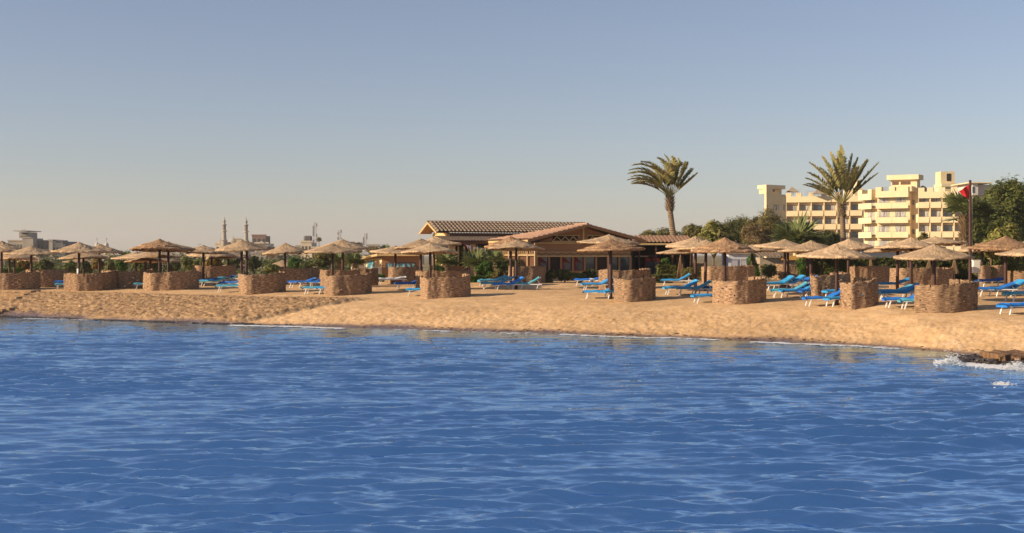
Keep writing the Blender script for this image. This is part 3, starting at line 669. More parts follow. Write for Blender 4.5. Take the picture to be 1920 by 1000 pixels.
SCR = [
 (-40,0,52,546,'brown woven windbreak cut by the left edge'),
 (50,62,106,538,'woven windbreak second from the left edge, set back'),
 (121,150,199,547,'long brown woven windbreak behind the paper-banded parasol post'),
 (192,215,271,541,'woven windbreak set back, joining the long brown one at left'),
 (270,287,355,546,'woven windbreak under the parasol with the stepped double brim'),
 (361,375,428,528,'low back woven windbreak behind blue loungers left of the mosque'),
 (448,466,520,552,'grey-lit woven windbreak under the broad mosque parasol'),
 (525,535,586,535,'woven windbreak behind three royal blue loungers'),
 (610,628,686,555,'woven windbreak in front of the parasol below the tallest mast'),
 (602,612,664,541,'woven windbreak directly behind the front one below the tallest mast'),
 (664,676,709,536,'dark woven windbreak left of the pale lounger by the kiosk'),
 (729,740,785,533,'woven windbreak in front of the kiosk with blue windows'),
 (780,795,872,544,'woven windbreak rising behind the front one left of the restaurant'),
 (790,806,874,561,'squarish woven windbreak nearest the restaurant veranda, front row'),
 (954,966,1019,532,'woven windbreak behind the four loungers at the restaurant corner'),
 (1123,1152,1216,543,'tall-looking woven windbreak behind the front one at the gable'),
 (1151,1180,1226,567,'sunlit woven windbreak in front of the restaurant gable'),
 (1250,1268,1322,520,'short sunlit woven windbreak left of the leaning palm base'),
 (1315,1336,1413,532,'woven windbreak set back behind the front one right of the palm'),
 (1336,1382,1434,572,'two-toned woven windbreak under the reddish parasol right of the palm'),
 (1409,1418,1448,524,'dark woven windbreak before the white door'),
 (1447,1482,1523,525,'sunlit low woven windbreak behind loungers under the fan palm'),
 (1519,1530,1592,560,'dark see-through woven windbreak left of the large parasol post'),
 (1577,1600,1644,580,'gappy woven windbreak right of the large parasol post'),
 (1591,1610,1666,533,'woven windbreak beside the tall folded parasol'),
 (1669,1700,1786,541,'long woven windbreak set back behind the biggest one'),
 (1717,1772,1834,587,'biggest woven windbreak, curved and two-toned, front row at right'),
 (1836,1842,1858,532,'narrow woven windbreak behind the white box on a post'),
 (1856,1872,1886,531,'narrow sunlit woven windbreak right of the white box'),
 (1884,1925,1965,551,'woven windbreak cut by the right edge'),
]
for i, s in enumerate(SCR):
    hi = .05 if ('see-through' in s[4] or 'gappy' in s[4]) else .015
    screen(*s, holes=hi, wrap=1.7 if s[2]-s[0] > 50 else 0, dl=.9 if s[2]-s[0] > 45 else .3, dr=.7 if s[2]-s[0] > 45 else .3)

# ------------------------------------------------------------------ loungers
def mattress_mesh(ang, seed):
    g = random.Random(seed); m = MB(); L1 = 1.22; L2 = .74; ca, sa = math.cos(ang), math.sin(ang); n = 22; rows = []
    for i in range(n+1):
        s = (L1+L2)*i/n
        if s <= L1: x, z, nx, nz = s, 0, 0, 1
        else: x, z, nx, nz = L1+(s-L1)*ca, (s-L1)*sa, -sa, ca
        zz = -.05*max(0, 1-s/.14) + .012*math.sin(s*9+seed) + g.uniform(-.006,.006)
        ring = []
        for (yy, t) in ((-.345,-.035),(-.36,.03),(-.31,.085),(-.1,.092+zz*.2),(.1,.094),(.31,.085),(.36,.03),(.345,-.035)):
            ring.append((x + nx*(t)+0, yy*(1+g.uniform(-.015,.015)), z + nz*t + zz))
        rows.append(ring)
    k = 8; vs = [p for r in rows for p in r]; fs = []
    for i in range(n):
        for j in range(k): fs.append((i*k+j, i*k+(j+1)%k, (i+1)*k+(j+1)%k, (i+1)*k+j))
    fs.append(tuple(range(k))); fs.append(tuple(n*k+j for j in range(k))[::-1]); m.add(vs, fs); return m
SEAT = .33
def lounger_proto(ang, seed):
    d = {}
    m = MB()
    for y in (-.32, .32): m.bar((0,y,SEAT),(1.95,y,SEAT),.045,.05)
    for x in (.02, 1.93): m.bar((x,-.32,SEAT),(x,.32,SEAT),.05,.06)
    for k in range(9): m.bar((.15+k*.13,-.31,SEAT+.01),(.15+k*.13,.31,SEAT+.01),.08,.02)
    d['frame'] = m.build('frame', M_white, None, local=True)
    m = MB(); ca, sa = math.cos(ang), math.sin(ang); z0 = SEAT+.035
    for y in (-.30, .30): m.bar((1.22,y,z0),(1.22+.76*ca,y,z0+.76*sa),.04,.05)
    for k in range(6): m.bar((1.26+k*.14*ca,-.3,z0+k*.14*sa),(1.26+k*.14*ca,.3,z0+k*.14*sa),.08,.02)
    for y in (-.22,.22): m.bar((1.22+.5*ca,y,z0+.5*sa),(1.85,y,SEAT),.03)
    d['back'] = m.build('backrest', M_white, None, local=True)
    m = MB(); m.bar((0,0,0),(.10,0,SEAT-.02),.045,.065); d['leg'] = m.build('leg', M_white, None, local=True)
    me = mattress_mesh(ang, seed)
    for c, mt in CUSH.items():
        me.v = list(me.v); d['m_'+c] = me.build('mattress', mt, None, local=True, smooth=True)
    return d
PROTO = [lounger_proto(R(a), i) for i, a in enumerate((10, 21, 31))]
def lounger(px, yf, col, back, where, rot=None):
    D = gD(px, yf) + .3; x = X(px, D); g = random.Random(int(px*13+yf)); p = PROTO[back]
    r = empty('sun_lounger', (x, D, gz0(x+.9, D)), R(g.uniform(-8, 20) if rot is None else rot)); r.scale = (.92,.92,.92)
    names = {'blue':'royal blue','sky':'sky blue','teal':'faded teal','navy':'dark navy','pale':'pale whitish'}
    tag(r, f'{names[col]} cushioned lounger {where}', 'sun lounger', 'white framed sun loungers')
    child(p['frame'], 'frame', r); child(p['back'], 'backrest', r)
    for xx, s in ((.12,1),(1.62,1)):
        for y in (-.30,.30): child(p['leg'], 'leg', r, (xx, y, -.02), (s,1,1))
    child(p['m_'+col], 'mattress', r, (-.05,0,SEAT+.03))
LNG = [
 (103,545,'teal',0,'in front, poking out left of the long brown screen'),(104,539,'blue',1,'behind, poking out left of the long brown screen'),
 (251,545,'teal',0,'in front, left of the screen under the stepped brim'),(250,539,'blue',1,'behind, left of the screen under the stepped brim'),
 (360,537,'blue',0,'leftmost of the row left of the mosque'),(376,538,'teal',1,'second of the row left of the mosque'),(392,534,'navy',1,'at the back beside the parasol post left of the mosque'),
 (410,531,'teal',1,'at the back under the left minaret'),(414,541,'blue',2,'under the left minaret, middle one of three'),(407,549,'teal',0,'nearest the sea, left of the mosque parasol screen'),
 (520,531,'teal',0,'barely showing right of the mosque parasol screen'),
 (542,540,'blue',1,'leftmost of three before a screen right of the mosque'),(560,540,'navy',1,'middle of three before a screen right of the mosque'),(579,540,'blue',0,'rightmost of three before a screen right of the mosque'),
 (570,553,'teal',0,'left of the screen below the tallest mast, front one'),(597,553,'sky',1,'tucked behind the left edge of the screen below the tallest mast'),
 (709,534,'pale',0,'between two screens by the kiosk'),
 (742,543,'blue',2,'with raised back under the kiosk parasol'),(773,542,'sky',0,'half hidden left of the veranda screens'),(761,557,'sky',0,'poking out left of the squarish front screen'),
 (899,537,'teal',1,'at the back of four near the restaurant corner'),(918,536,'sky',1,'rear right of the four near the restaurant corner'),(903,543,'teal',2,'leftmost front of four near the restaurant corner'),(926,545,'blue',2,'in the middle front of four near the restaurant corner'),(957,544,'teal',2,'rightmost of four near the restaurant corner'),
 (1077,536,'blue',0,'furthest back under the gable parasols'),(1104,536,'pale',0,'small looking, behind the others under the gable parasols'),(1092,545,'sky',2,'in the middle row under the gable parasols'),(1126,544,'blue',0,'touching the tall-looking screen at the gable'),
 (1095,562,'sky',2,'nearest the sea under the gable parasols'),(1133,562,'sky',0,'tucked left of the sunlit gable screen'),
 (1240,537,'sky',2,'at the back near the leaning palm base'),(1284,528,'blue',1,'furthest back beside the folded parasol at the palm'),(1246,553,'sky',2,'leftmost front right of the leaning palm'),(1270,554,'teal',2,'in the middle right of the leaning palm'),(1303,553,'blue',1,'right of the teal one near the leaning palm'),
 (1300,571,'sky',2,'poking out left of the two-toned screen'),
 (1432,545,'sky',2,'leftmost of the row under the fan palm'),(1451,544,'sky',2,'second of the row under the fan palm'),(1479,538,'blue',1,'at the back right under the fan palm'),(1446,559,'teal',2,'front left below the cone-footed post'),(1466,560,'sky',2,'right of the teal one below the cone-footed post'),(1501,560,'blue',0,'half behind the dark see-through screen'),
 (1509,578,'blue',2,'nearest the sea left of the large parasol post'),(1551,579,'sky',0,'at the foot of the large parasol post'),(1548,562,'sky',2,'seen through the gappy dark screen'),
 (1642,545,'sky',1,'furthest back beside the tall folded parasol'),(1642,562,'teal',1,'leftmost of the middle row before the biggest screen'),(1651,564,'sky',2,'with raised back in the middle row before the biggest screen'),(1690,560,'teal',0,'rightmost of the middle row before the biggest screen'),
 (1658,581,'blue',2,'nearest the sea, left of the biggest screen'),(1688,583,'teal',0,'touching the left edge of the biggest screen'),
 (1835,538,'navy',0,'behind the white box on a post'),(1830,556,'blue',1,'right of the biggest screen, behind its edge'),(1858,556,'sky',2,'with raised back near the right edge'),(1888,566,'teal',1,'cut by the right edge, upper one'),(1880,592,'blue',1,'cut by the right edge, nearest the sea'),
]
for l in LNG: lounger(*l)
for p in PROTO:
    for o in p.values(): bpy.data.objects.remove(o)

# ------------------------------------------------------------------ folded parasols
def folded(px, ytop, ybot, D, label):
    x = X(px, D); zg = gz0(x, D); zt = Z(ytop, D); zb = max(zg+.05, Z(ybot, D)); r = empty('folded_parasol', (x, D, zg)); tag(r, label, 'folded parasol', 'folded straw parasols')
    m = MB(); n = 40; g = random.Random(int(px)); h = zt-zb; vs = []
    prof = [(0,.03),(.15,.07),(.4,.13),(.7,.20),(1,.27)]
    for f, rr in prof:
        for k in range(n): a = 6.283*k/n; q = rr*(1+.18*math.sin(k*math.pi)*0+(.16 if k % 2 else -.12)*(.4+f)); vs.append((x+q*math.cos(a), D+q*math.sin(a), zt-f*h+(g.uniform(-.08,.05) if f == 1 else 0)))
    fs = [(i*n+k, i*n+(k+1)%n, (i+1)*n+(k+1)%n, (i+1)*n+k) for i in range(4) for k in range(n)]
    m.add(vs, fs); m.build('canopy', M_foldst, r); m = MB(); m.tube([(x,D,zg-.1),(x,D,zt+.08)], .035, 8); m.build('post', M_post, r)
M_foldst = mat('folded_straw', (.13,.08,.04), (.30,.20,.11), 12, (1,1,.1), rough=.9, bump=.8)
folded(1274+2, 478, 524, 88, 'folded straw parasol leaning close to the leaning palm trunk')
folded(1633, 482, 528, 84, 'tall folded straw parasol standing alone before the hedge')
folded(1742, 484, 512, 88, 'folded straw parasol left of the largest open parasol post')
folded(1790, 484, 512, 88, 'folded straw parasol right of the largest open parasol post')

# ------------------------------------------------------------------ flagpole, box on a post
def flagpole():
    D = 75; x = X(1819, D); zg = gz0(x, D); r = empty('flagpole', (x, D, zg)); tag(r, 'dark red-brown steel flagpole flying a red flag, right side', 'flagpole')
    m = MB(); m.tube([(x,D,zg-.1),(x,D,Z(340,D))], [.10,.075], 12); m.lathe((x,D,Z(340,D)), [(.09,0),(.09,.03),(.03,.07)], 10); m.build('pole', M_post, r, smooth=False)
    n = 14; vs = []; fs = []
    for i in range(n+1):
        for j in range(n+1):
            u, v = i/n, j/n; top = Vector((1817,346)).lerp(Vector((1798.5,358)), u); bot = Vector((1815.5,374)).lerp(Vector((1803.5,365)), u)
            q = top.lerp(bot, v); dd = .14*math.sin(u*7+v*2)*u; vs.append((X(q.x, D), D-.05+dd, Z(q.y+.6*math.sin(u*9+v*3), D)))
    for i in range(n):
        for j in range(n): a = i*(n+1)+j; fs.append((a, a+1, a+n+2, a+n+1))
    m = MB(); m.add(vs, fs); o = m.build('flag', mat('red_cloth', (.62,.025,.03), (.72,.04,.04), 3, rough=.7, transl=.35), r, smooth=True)
    s = o.modifiers.new('solid', 'SOLIDIFY'); s.thickness = .008
    m = MB(); m.tube([(x+.09,D-.05,zg+1.2),(x+.10,D-.05,Z(346,D))], .006, 5); m.build('halyard', M_white, r)
flagpole()
def white_box():
    D = 64; x = X(1830.5, D); zg = gz0(x, D); r = empty('utility_box', (x, D, zg)); tag(r, 'white box on a thin post beside the flagpole', 'utility box')
    m = MB(); m.box(x-.18,x+.18,D-.1,D+.12,Z(512,D),Z(489,D)); m.build('cabinet', M_white, r); m = MB(); m.box(x-.15,x+.15,D-.112,D-.102,Z(510,D),Z(491,D)); m.build('door', mat('off_white', (.68,.66,.6), None, rough=.5), r)
    m = MB(); m.box(x-.2,x+.2,D-.12,D+.14,Z(489,D)+.002,Z(488,D)+.01); m.build('lid', M_white, r)
    m = MB(); m.tube([(x+.12,D,zg-.05),(x+.12,D,Z(512,D))], .035, 8); m.build('post', M_white, r)
white_box()

# ------------------------------------------------------------------ tiled roofs
def tile_plane(mb, o, u, L, s, per=.24, amp=.055, row=.36, lo=0.0, hi=0.0, nu=7, flip=False):
    """corrugated slope: eave from o along unit u for L; s = full vector eave->ridge; lo/hi = how far the ends move in at the ridge"""
    o = Vector(o); u = Vector(u).normalized(); s = Vector(s); sl = s.length; sn = s/sl; nrm = u.cross(sn).normalized()
    if nrm.z < 0: nrm = -nrm
    rows = max(2, int(sl/row)); cols = int(L/per*nu); vs = []; fs = []; lines = []
    for j in range(rows):
        lines.append((j/rows, .05)); lines.append(((j+.999)/rows, 0.0))
    for (t, step) in lines:
        a0 = lo*t; a1 = L-hi*t
        for i in range(cols+1):
            a = a0 + (a1-a0)*i/cols; c = abs(math.sin(math.pi*a/per)); vs.append(o + u*a + sn*sl*t + nrm*(amp*c + step))
    w_ = cols+1
    for j in range(len(lines)-1):
        for i in range(cols): fs.append((j*w_+i, j*w_+i+1, (j+1)*w_+i+1, (j+1)*w_+i))
    mb.add(vs, fs); return nrm
def slab(mb, pts, th, down=Vector((0,0,-1))):
    pts = [Vector(p) for p in pts]; n = len(pts); mb.add(pts + [p+down*th for p in pts], [tuple(range(n)), tuple(range(n,2*n))[::-1]] + [(i, (i+1)%n, n+(i+1)%n, n+i) for i in range(n)])

U3 = Vector((.94,.342,0)).normalized(); V3 = Vector((-.342,.94,0)).normalized(); UP = Vector((0,0,1))
def restaurant():
    O = P(990, 448, 86); O.z = 0; ze = 4.32; zr = 5.36; W = 8.7; ov = .75
    g0 = gz0(O.x+4, 88); r = empty('restaurant', (O.x+4, 90, g0)); tag(r, 'timber beach restaurant with wide tiled gable and long tiled hall', 'restaurant')
    fr = (Vector((O.x, O.y, 0)), U3, V3); q = lambda a, b, z: O + U3*a + V3*b + UP*z
    dep = 9.3; rl = 2.2
    m = MB()   # gable roof slopes
    tile_plane(m, q(0,0,ze), V3, dep, U3*(W/2)+UP*(zr-ze), hi=dep-rl)
    tile_plane(m, q(W,0,ze), V3, dep, -U3*(W/2)+UP*(zr-ze), hi=dep-rl)
    tile_plane(m, q(0,dep,ze), U3, W, V3*-(dep-rl)+UP*(zr-ze), lo=W/2, hi=W/2-.01)
    m.tube([q(W/2,-.05,zr+.05), q(W/2,rl,zr+.05)], .09, 8)
    m.build('gable_roof', M_tile, r)
    m = MB()   # rake boards and soffit
    for s0, s1 in ((0, W/2), (W, W/2)):
        a = q(s0,-.05,ze-.16); b = q(s1,-.05,zr-.16); m.add([a, b, b+UP*.17, a+UP*.17, a-V3*.05, b-V3*.05, b+UP*.17-V3*.05, a+UP*.17-V3*.05], [(0,1,2,3),(7,6,5,4),(0,4,5,1),(3,2,6,7),(0,3,7,4),(1,5,6,2)])
        slab(m, [q(s0,-.04,ze-.02), q(s1,-.04,zr-.02), q(s1,ov,zr-.02), q(s0,ov,ze-.02)], .05)
    m.build('rake_boards', M_wood, r)
    m = MB(); m.fbox(fr, -.06, -.02, -.1, dep, ze-.18, ze-.01); m.fbox(fr, W+.02, W+.06, -.1, dep, ze-.18, ze-.01); m.build('eave_board', M_fascia, r)
    # front wall
    a0, a1 = .95, W-.75
    m = MB(); m.fbox(fr, a0, a1, ov+.05, ov+.2, g0-.1, g0+.62); m.build('low_wall', M_stone, r)
    m = MB(); m.fbox(fr, a0, a1, ov+.05, ov+.18, g0+1.68, ze-.20)
    for side in (a0, a1):
        pass
    A, B, C_ = q(a0, ov+.05, ze-.20), q(a1, ov+.05, ze-.20), q(W/2, ov+.05, zr-.12)
    slab(m, [A, B, C_], .1, V3); m.build('timber_gable_wall', M_wood, r)
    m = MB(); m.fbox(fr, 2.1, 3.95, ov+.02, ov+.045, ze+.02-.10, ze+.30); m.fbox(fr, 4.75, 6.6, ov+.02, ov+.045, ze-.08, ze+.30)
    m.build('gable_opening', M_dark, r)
    m = MB()
    for s0, s1, st in ((2.1,3.95,.3),(4.75,6.6,.3)):
        k = 0; x = s0
        while x < s1-.2: 
            m.bar(q(x, ov-.02, ze-.06+(.30 if k % 2 else 0)), q(x+st, ov-.02, ze-.06+(0 if k % 2 else .30)), .04, .05); x += st; k += 1
        m.bar(q(s0-.1,ov-.03,ze-.10), q(s1+.1,ov-.03,ze-.10), .06, .07); m.bar(q(s0-.1,ov-.03,ze+.31), q(s1+.1,ov-.03,ze+.31), .05, .05)
    m.bar(q(W/2,ov-.04,ze-.2), q(W/2,ov-.04,zr-.2), .12, .1); m.bar(q(a0,ov-.03,ze-.22), q(a1,ov-.03,ze-.22), .1, .1)
    m.bar(q(a0,ov-.03,g0+1.70), q(a1,ov-.03,g0+1.70), .1, .1); m.bar(q(a0,ov-.03,g0+1.98), q(a1,ov-.03,g0+1.98), .05, .05)
    k = 0; x = a0
    while x < a1-.3: m.bar(q(x,ov-.02,g0+1.74+(.2 if k % 2 else 0)), q(x+.3,ov-.02,g0+1.74+(0 if k % 2 else .2)), .025, .03); x += .3; k += 1
    m.build('truss', M_fascia, r)
    nb = 8; bw = (a1-a0)/nb
    m = MB()
    for i in range(nb+1): m.fbox(fr, a0+i*bw-.06, a0+i*bw+.06, ov-.03, ov+.045, g0+.0, g0+1.66)
    m.fbox(fr, a0, a1, ov-.04, ov+.04, g0+.62, g0+.70); m.build('mullions', M_wood, r)
    for i in range(nb):
        w_ = MB(); w_.fbox(fr, a0+i*bw+.07, a0+(i+1)*bw-.07, ov+.10, ov+.13, g0+.71, g0+1.66); wo = w_.build('window', M_glass if i not in (1,5) else M_dark, r)
        if i in (2,3,0):
            c = MB()
            for k in range(6):
                xx = a0+i*bw+.1; c.bar(q(xx+.03*k, ov+.07, g0+1.64), q(xx+.08+.11*k, ov+.07, g0+1.30-.02*k), .05, .02); c.bar(q(xx+.08+.02*k, ov+.07, g0+.78), q(xx+.06+.02*k, ov+.07, g0+1.3), .03, .02)
            c.build('curtain', mat('red_curtain', (.16,.015,.012), (.26,.03,.02), 4, rough=.8), wo)
    # left side (sunlit) with posts and lattice
    m = MB()
    m.fbox(fr, a0-.18, a0-.02, ov-.05, ov+.12, g0-.1, ze-.2)
    for b in (2.3, 4.2, 6.1, 8.0): m.fbox(fr, a0-.12, a0+.04, b, b+.16, g0-.1, ze-.2)
    m.fbox(fr, a0-.10, a0+.02, ov+.2, 8.4, g0+1.72, g0+1.82); m.fbox(fr, a0-.10, a0+.02, ov+.2, 8.4, g0+2.12, g0+2.2)
    for k in range(18): 
        b = ov+.3+k*.42; m.bar(q(a0-.04,b,g0+1.82), q(a0-.04,b+.3,g0+2.12), .035); m.bar(q(a0-.04,b+.3,g0+1.82), q(a0-.04,b,g0+2.12), .035)
    m.build('side_posts', mat('pale_brown_wood', (.36,.25,.13), (.44,.31,.17), 3, rough=.7), r)
    m = MB(); m.fbox(fr, a0+.05, a0+.12, ov+.2, 8.4, g0+.7, ze-.1); m.fbox(fr, a1-.1, a1, ov+.2, 8.4, g0-.1, ze-.1); m.build('side_wall', M_woodd, r)
    # long hall behind
    H = P(820, 436, 95); H.z = 0; he = 4.97; hr = 5.78; hd = 2.35; hl = 12.9
    fh = (Vector((H.x,H.y,0)), U3, V3); h = lambda a, b, z: H + U3*a + V3*b + UP*z
    m = MB(); tile_plane(m, h(0,0,he), U3, hl, V3*hd+UP*(hr-he), amp=.12, per=.30, row=.42); tile_plane(m, h(0,hd*2,he), U3, hl, -V3*hd+UP*(hr-he)); m.tube([h(-.1,hd,hr+.04), h(hl,hd,hr+.04)], .08, 8)
    m.build('hall_roof', M_tileb, r)
    m = MB()
    for s0, s1 in ((0, hd), (2*hd, hd)):
        a = h(-.04,s0,he-.14); b = h(-.04,s1,hr-.14); m.add([a,b,b+UP*.17,a+UP*.17,a-U3*.05,b-U3*.05,b+UP*.17-U3*.05,a+UP*.17-U3*.05], [(0,1,2,3),(7,6,5,4),(0,4,5,1),(3,2,6,7),(0,3,7,4),(1,5,6,2)])
    m.build('hall_rake_boards', M_fascia, r)
    m = MB(); slab(m, [h(0,0,he-.02),h(0,hd,hr-.02),h(.9,hd,hr-.02),h(.9,0,he-.02)], .04); slab(m, [h(0,2*hd,he-.02),h(0,hd,hr-.02),h(.9,hd,hr-.02),h(.9,2*hd,he-.02)], .04); m.build('soffit', M_wood, r)
    m = MB(); slab(m, [h(.9,.45,he-.1), h(.9,2*hd-.45,he-.1), h(.9,hd,hr-.1)], .12, U3); m.fbox(fh, .9, 1.1, .45, 2*hd-.4, g0, he-.1); m.build('hall_gable_wall', M_creamd, r)
    m = MB(); m.fbox(fh, .95, hl, .5, .62, g0+2.9, he-.03); m.build('hall_upper_wall', M_woodd, r)
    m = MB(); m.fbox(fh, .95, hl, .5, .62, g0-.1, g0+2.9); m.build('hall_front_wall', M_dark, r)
    m = MB()
    for a in (1.0, 2.6, 4.2, 5.8): m.fbox(fh, a, a+.5, .30, .49, g0-.1, g0+2.6)
    for a in (1.7, 2.2, 4.9): m.fbox(fh, a, a+.1, .35, .49, g0-.1, g0+2.4)
    m.build('hall_piers', M_cream, r)
    # veranda lean-to
    vl = 5.2; m = MB(); tile_plane(m, h(-.2,-2.6,4.28), U3, vl, V3*2.9+UP*.38); m.build('veranda_roof', M_tileb, r)
    m = MB(); m.fbox(fh, -.2, vl-.2, -2.66, -2.6, 4.10, 4.28)
    for a in (-.1, 1.6, 3.3, 4.8): m.fbox(fh, a, a+.12, -2.58, -2.46, g0-.1, 4.10)
    m.build('veranda_posts', M_woodd, r)
    m = MB(); m.fbox(fh, .6, 2.0, -1.0, -.4, g0, g0+.95); m.build('counter', M_wood, r)
    return r, h, q, g0
rest, hfr, qfr, g0 = restaurant()
def bunting():
    r = empty('bunting', hfr(2.2,-2.8,g0)); tag(r, 'string of white and red cloth flags under the veranda roof', 'bunting')
    m = MB(); pts = [hfr(1.1+4.0*t, -2.9, 4.08-.35*math.sin(math.pi*t)) for t in np.linspace(0,1,22)]; m.tube(pts, .008, 4); m.build('cord', M_white, r)
    for i in range(20):
        a, b = pts[i], pts[i+1]; f = MB(); g = random.Random(i); e = (a+b)/2 - UP*(.28+.2*g.random()) + U3*g.uniform(-.1,.1)
        f.add([a, b, e, a-V3*.01, b-V3*.01, e-V3*.01], [(0,1,2),(5,4,3),(0,3,4,1),(1,4,5,2),(2,5,3,0)]); f.build('pennant', M_white if i % 3 else MATS['red_curtain'], r)
bunting()

def bar_hut():
    D = 92; x0, x1 = X(1188,D), X(1300,D); zg = gz0((x0+x1)/2, D); r = empty('bar_hut', ((x0+x1)/2, D, zg)); tag(r, 'dark open beach bar with pink tiled roof right of the restaurant', 'beach bar')
    m = MB(); ze, zr = Z(456,D), Z(443,D+3.2); tile_plane(m, (x0,D,ze), (1,0,0), x1-x0, Vector((0,3.2,zr-ze)), per=.28, amp=.07); m.build('roof', M_tile, r)
    m = MB(); m.box(x0,x1,D+.02,D+.08,ze-.14,ze-.01); m.build('eave_board', M_fascia, r)
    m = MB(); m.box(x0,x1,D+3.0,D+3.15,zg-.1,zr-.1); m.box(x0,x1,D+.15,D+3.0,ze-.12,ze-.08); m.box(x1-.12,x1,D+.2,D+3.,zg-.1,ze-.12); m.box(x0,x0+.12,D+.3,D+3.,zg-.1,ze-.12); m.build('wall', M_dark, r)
    m = MB()
    for a in (.1,.38,.66,.97): m.box(x0+(x1-x0)*a-.06, x0+(x1-x0)*a+.06, D+.2, D+.32, zg-.1, ze-.12)
    m.box(x0+.2,x0+1.6,D+.9,D+1.0,Z(482,D),Z(478.5,D)); m.build('posts', M_woodd, r)
    m = MB(); m.box(x0+.05,x0+1.1,D+.5,D+1.1,Z(482,D),Z(480,D)); m.build('awning', M_fascia, r)
bar_hut()
M_red = mat('red_enamel', (.5,.02,.025), (.58,.03,.03), 2, rough=.35)
for i, px in enumerate((1217, 1228)):
    D = 93.2; x = X(px, D); zg = gz0(x, D); r = empty('drinks_fridge', (x, D, zg)); tag(r, ('left' if i == 0 else 'right')+'-hand red drinks fridge in the dark bar', 'fridge', 'red drinks fridges')
    m = MB(); m.box(x-.26-.1*i,x+.26+.1*i,D,D+.6,zg,Z(484,D)); m.build('body', M_red, r); m = MB(); m.box(x-.2,x+.2+.1*i,D-.03,D-.002,zg+.35,Z(490,D)); m.build('door', M_glass, r)

def kiosk():
    D = 92; zg = gz0(-8, D); r = empty('kiosk', (X(725,D), D, zg)); tag(r, 'low ochre kiosk with sloping eave and blue shop windows, left of the hall', 'kiosk')
    x0, xm, x1 = X(655,D+3), X(716,D), X(786,D)
    zt = Z(476, D)
    m = MB(); m.box(xm, x1, D, D+3.5, zg-.1, zt-.15); m.build('front_wall', M_wood, r)
    m = MB(); slab(m, [(x0,D+4,zg-.1),(xm-.01,D+.01,zg-.1),(xm-.01,D+.01,zt-.3),(x0,D+4,Z(490,D+4))], .2, Vector((.2,1,0))); m.build('side_wall', M_cream, r)
    m = MB(); m.add([(x0-.5,D+3.4,Z(489,D+3.4)), (xm-.3,D-.5,zt), (x1+.3,D-.5,zt), (x1+.3,D+4,zt+.1), (x0-.5,D+6,Z(489,D+4)),
                     (x0-.5,D+3.4,Z(489,D+3.4)-.16), (xm-.3,D-.5,zt-.16), (x1+.3,D-.5,zt-.16), (x1+.3,D+4,zt-.06), (x0-.5,D+6,Z(489,D+4)-.16)],
                    [(0,1,2,3,4),(9,8,7,6,5),(0,5,6,1),(1,6,7,2),(2,7,8,3),(3,8,9,4),(4,9,5,0)]); m.build('roof', M_fascia, r)
    M_shop = mat('shop_display', (.05,.16,.22), (.22,.42,.50), 3, rough=.2, lo=.45, hi=.55)
    m = MB(); m.box(X(724,D), X(778,D), D-.03, D-.003, Z(504,D), Z(494,D)); wn = m.build('window', M_shop, r)
    m = MB()
    for px in (724,735,748,760,770,778): m.box(X(px,D)-.03, X(px,D)+.03, D-.06, D-.031, Z(505,D), Z(493,D))
    m.box(X(723,D), X(779,D), D-.06, D-.032, Z(493.6,D), Z(492.6,D)); m.build('frame', M_woodd, wn)
    sd_ = Vector((xm-x0, -3.99, 0)); 
    nrm = Vector((-.43,-.9,0)).normalized()*.04
    def sw(t0, t1, y0, y1, mt, name):
        a = Vector((x0,D+4,0)) + sd_*t0 + nrm; b = Vector((x0,D+4,0)) + sd_*t1 + nrm; m = MB()
        slab(m, [a+UP*Z(y1,a.y), b+UP*Z(y1,b.y), b+UP*Z(y0,b.y), a+UP*Z(y0,a.y)], .03, -nrm.normalized()); return m.build(name, mt, r)
    sw(.02,.22,492,503,M_shop,'window'); sw(.27,.48,491,503,M_white,'window'); sw(.54,.76,488.5,503,M_shop,'window'); sw(.80,.94,500,517,M_white,'door')
kiosk()
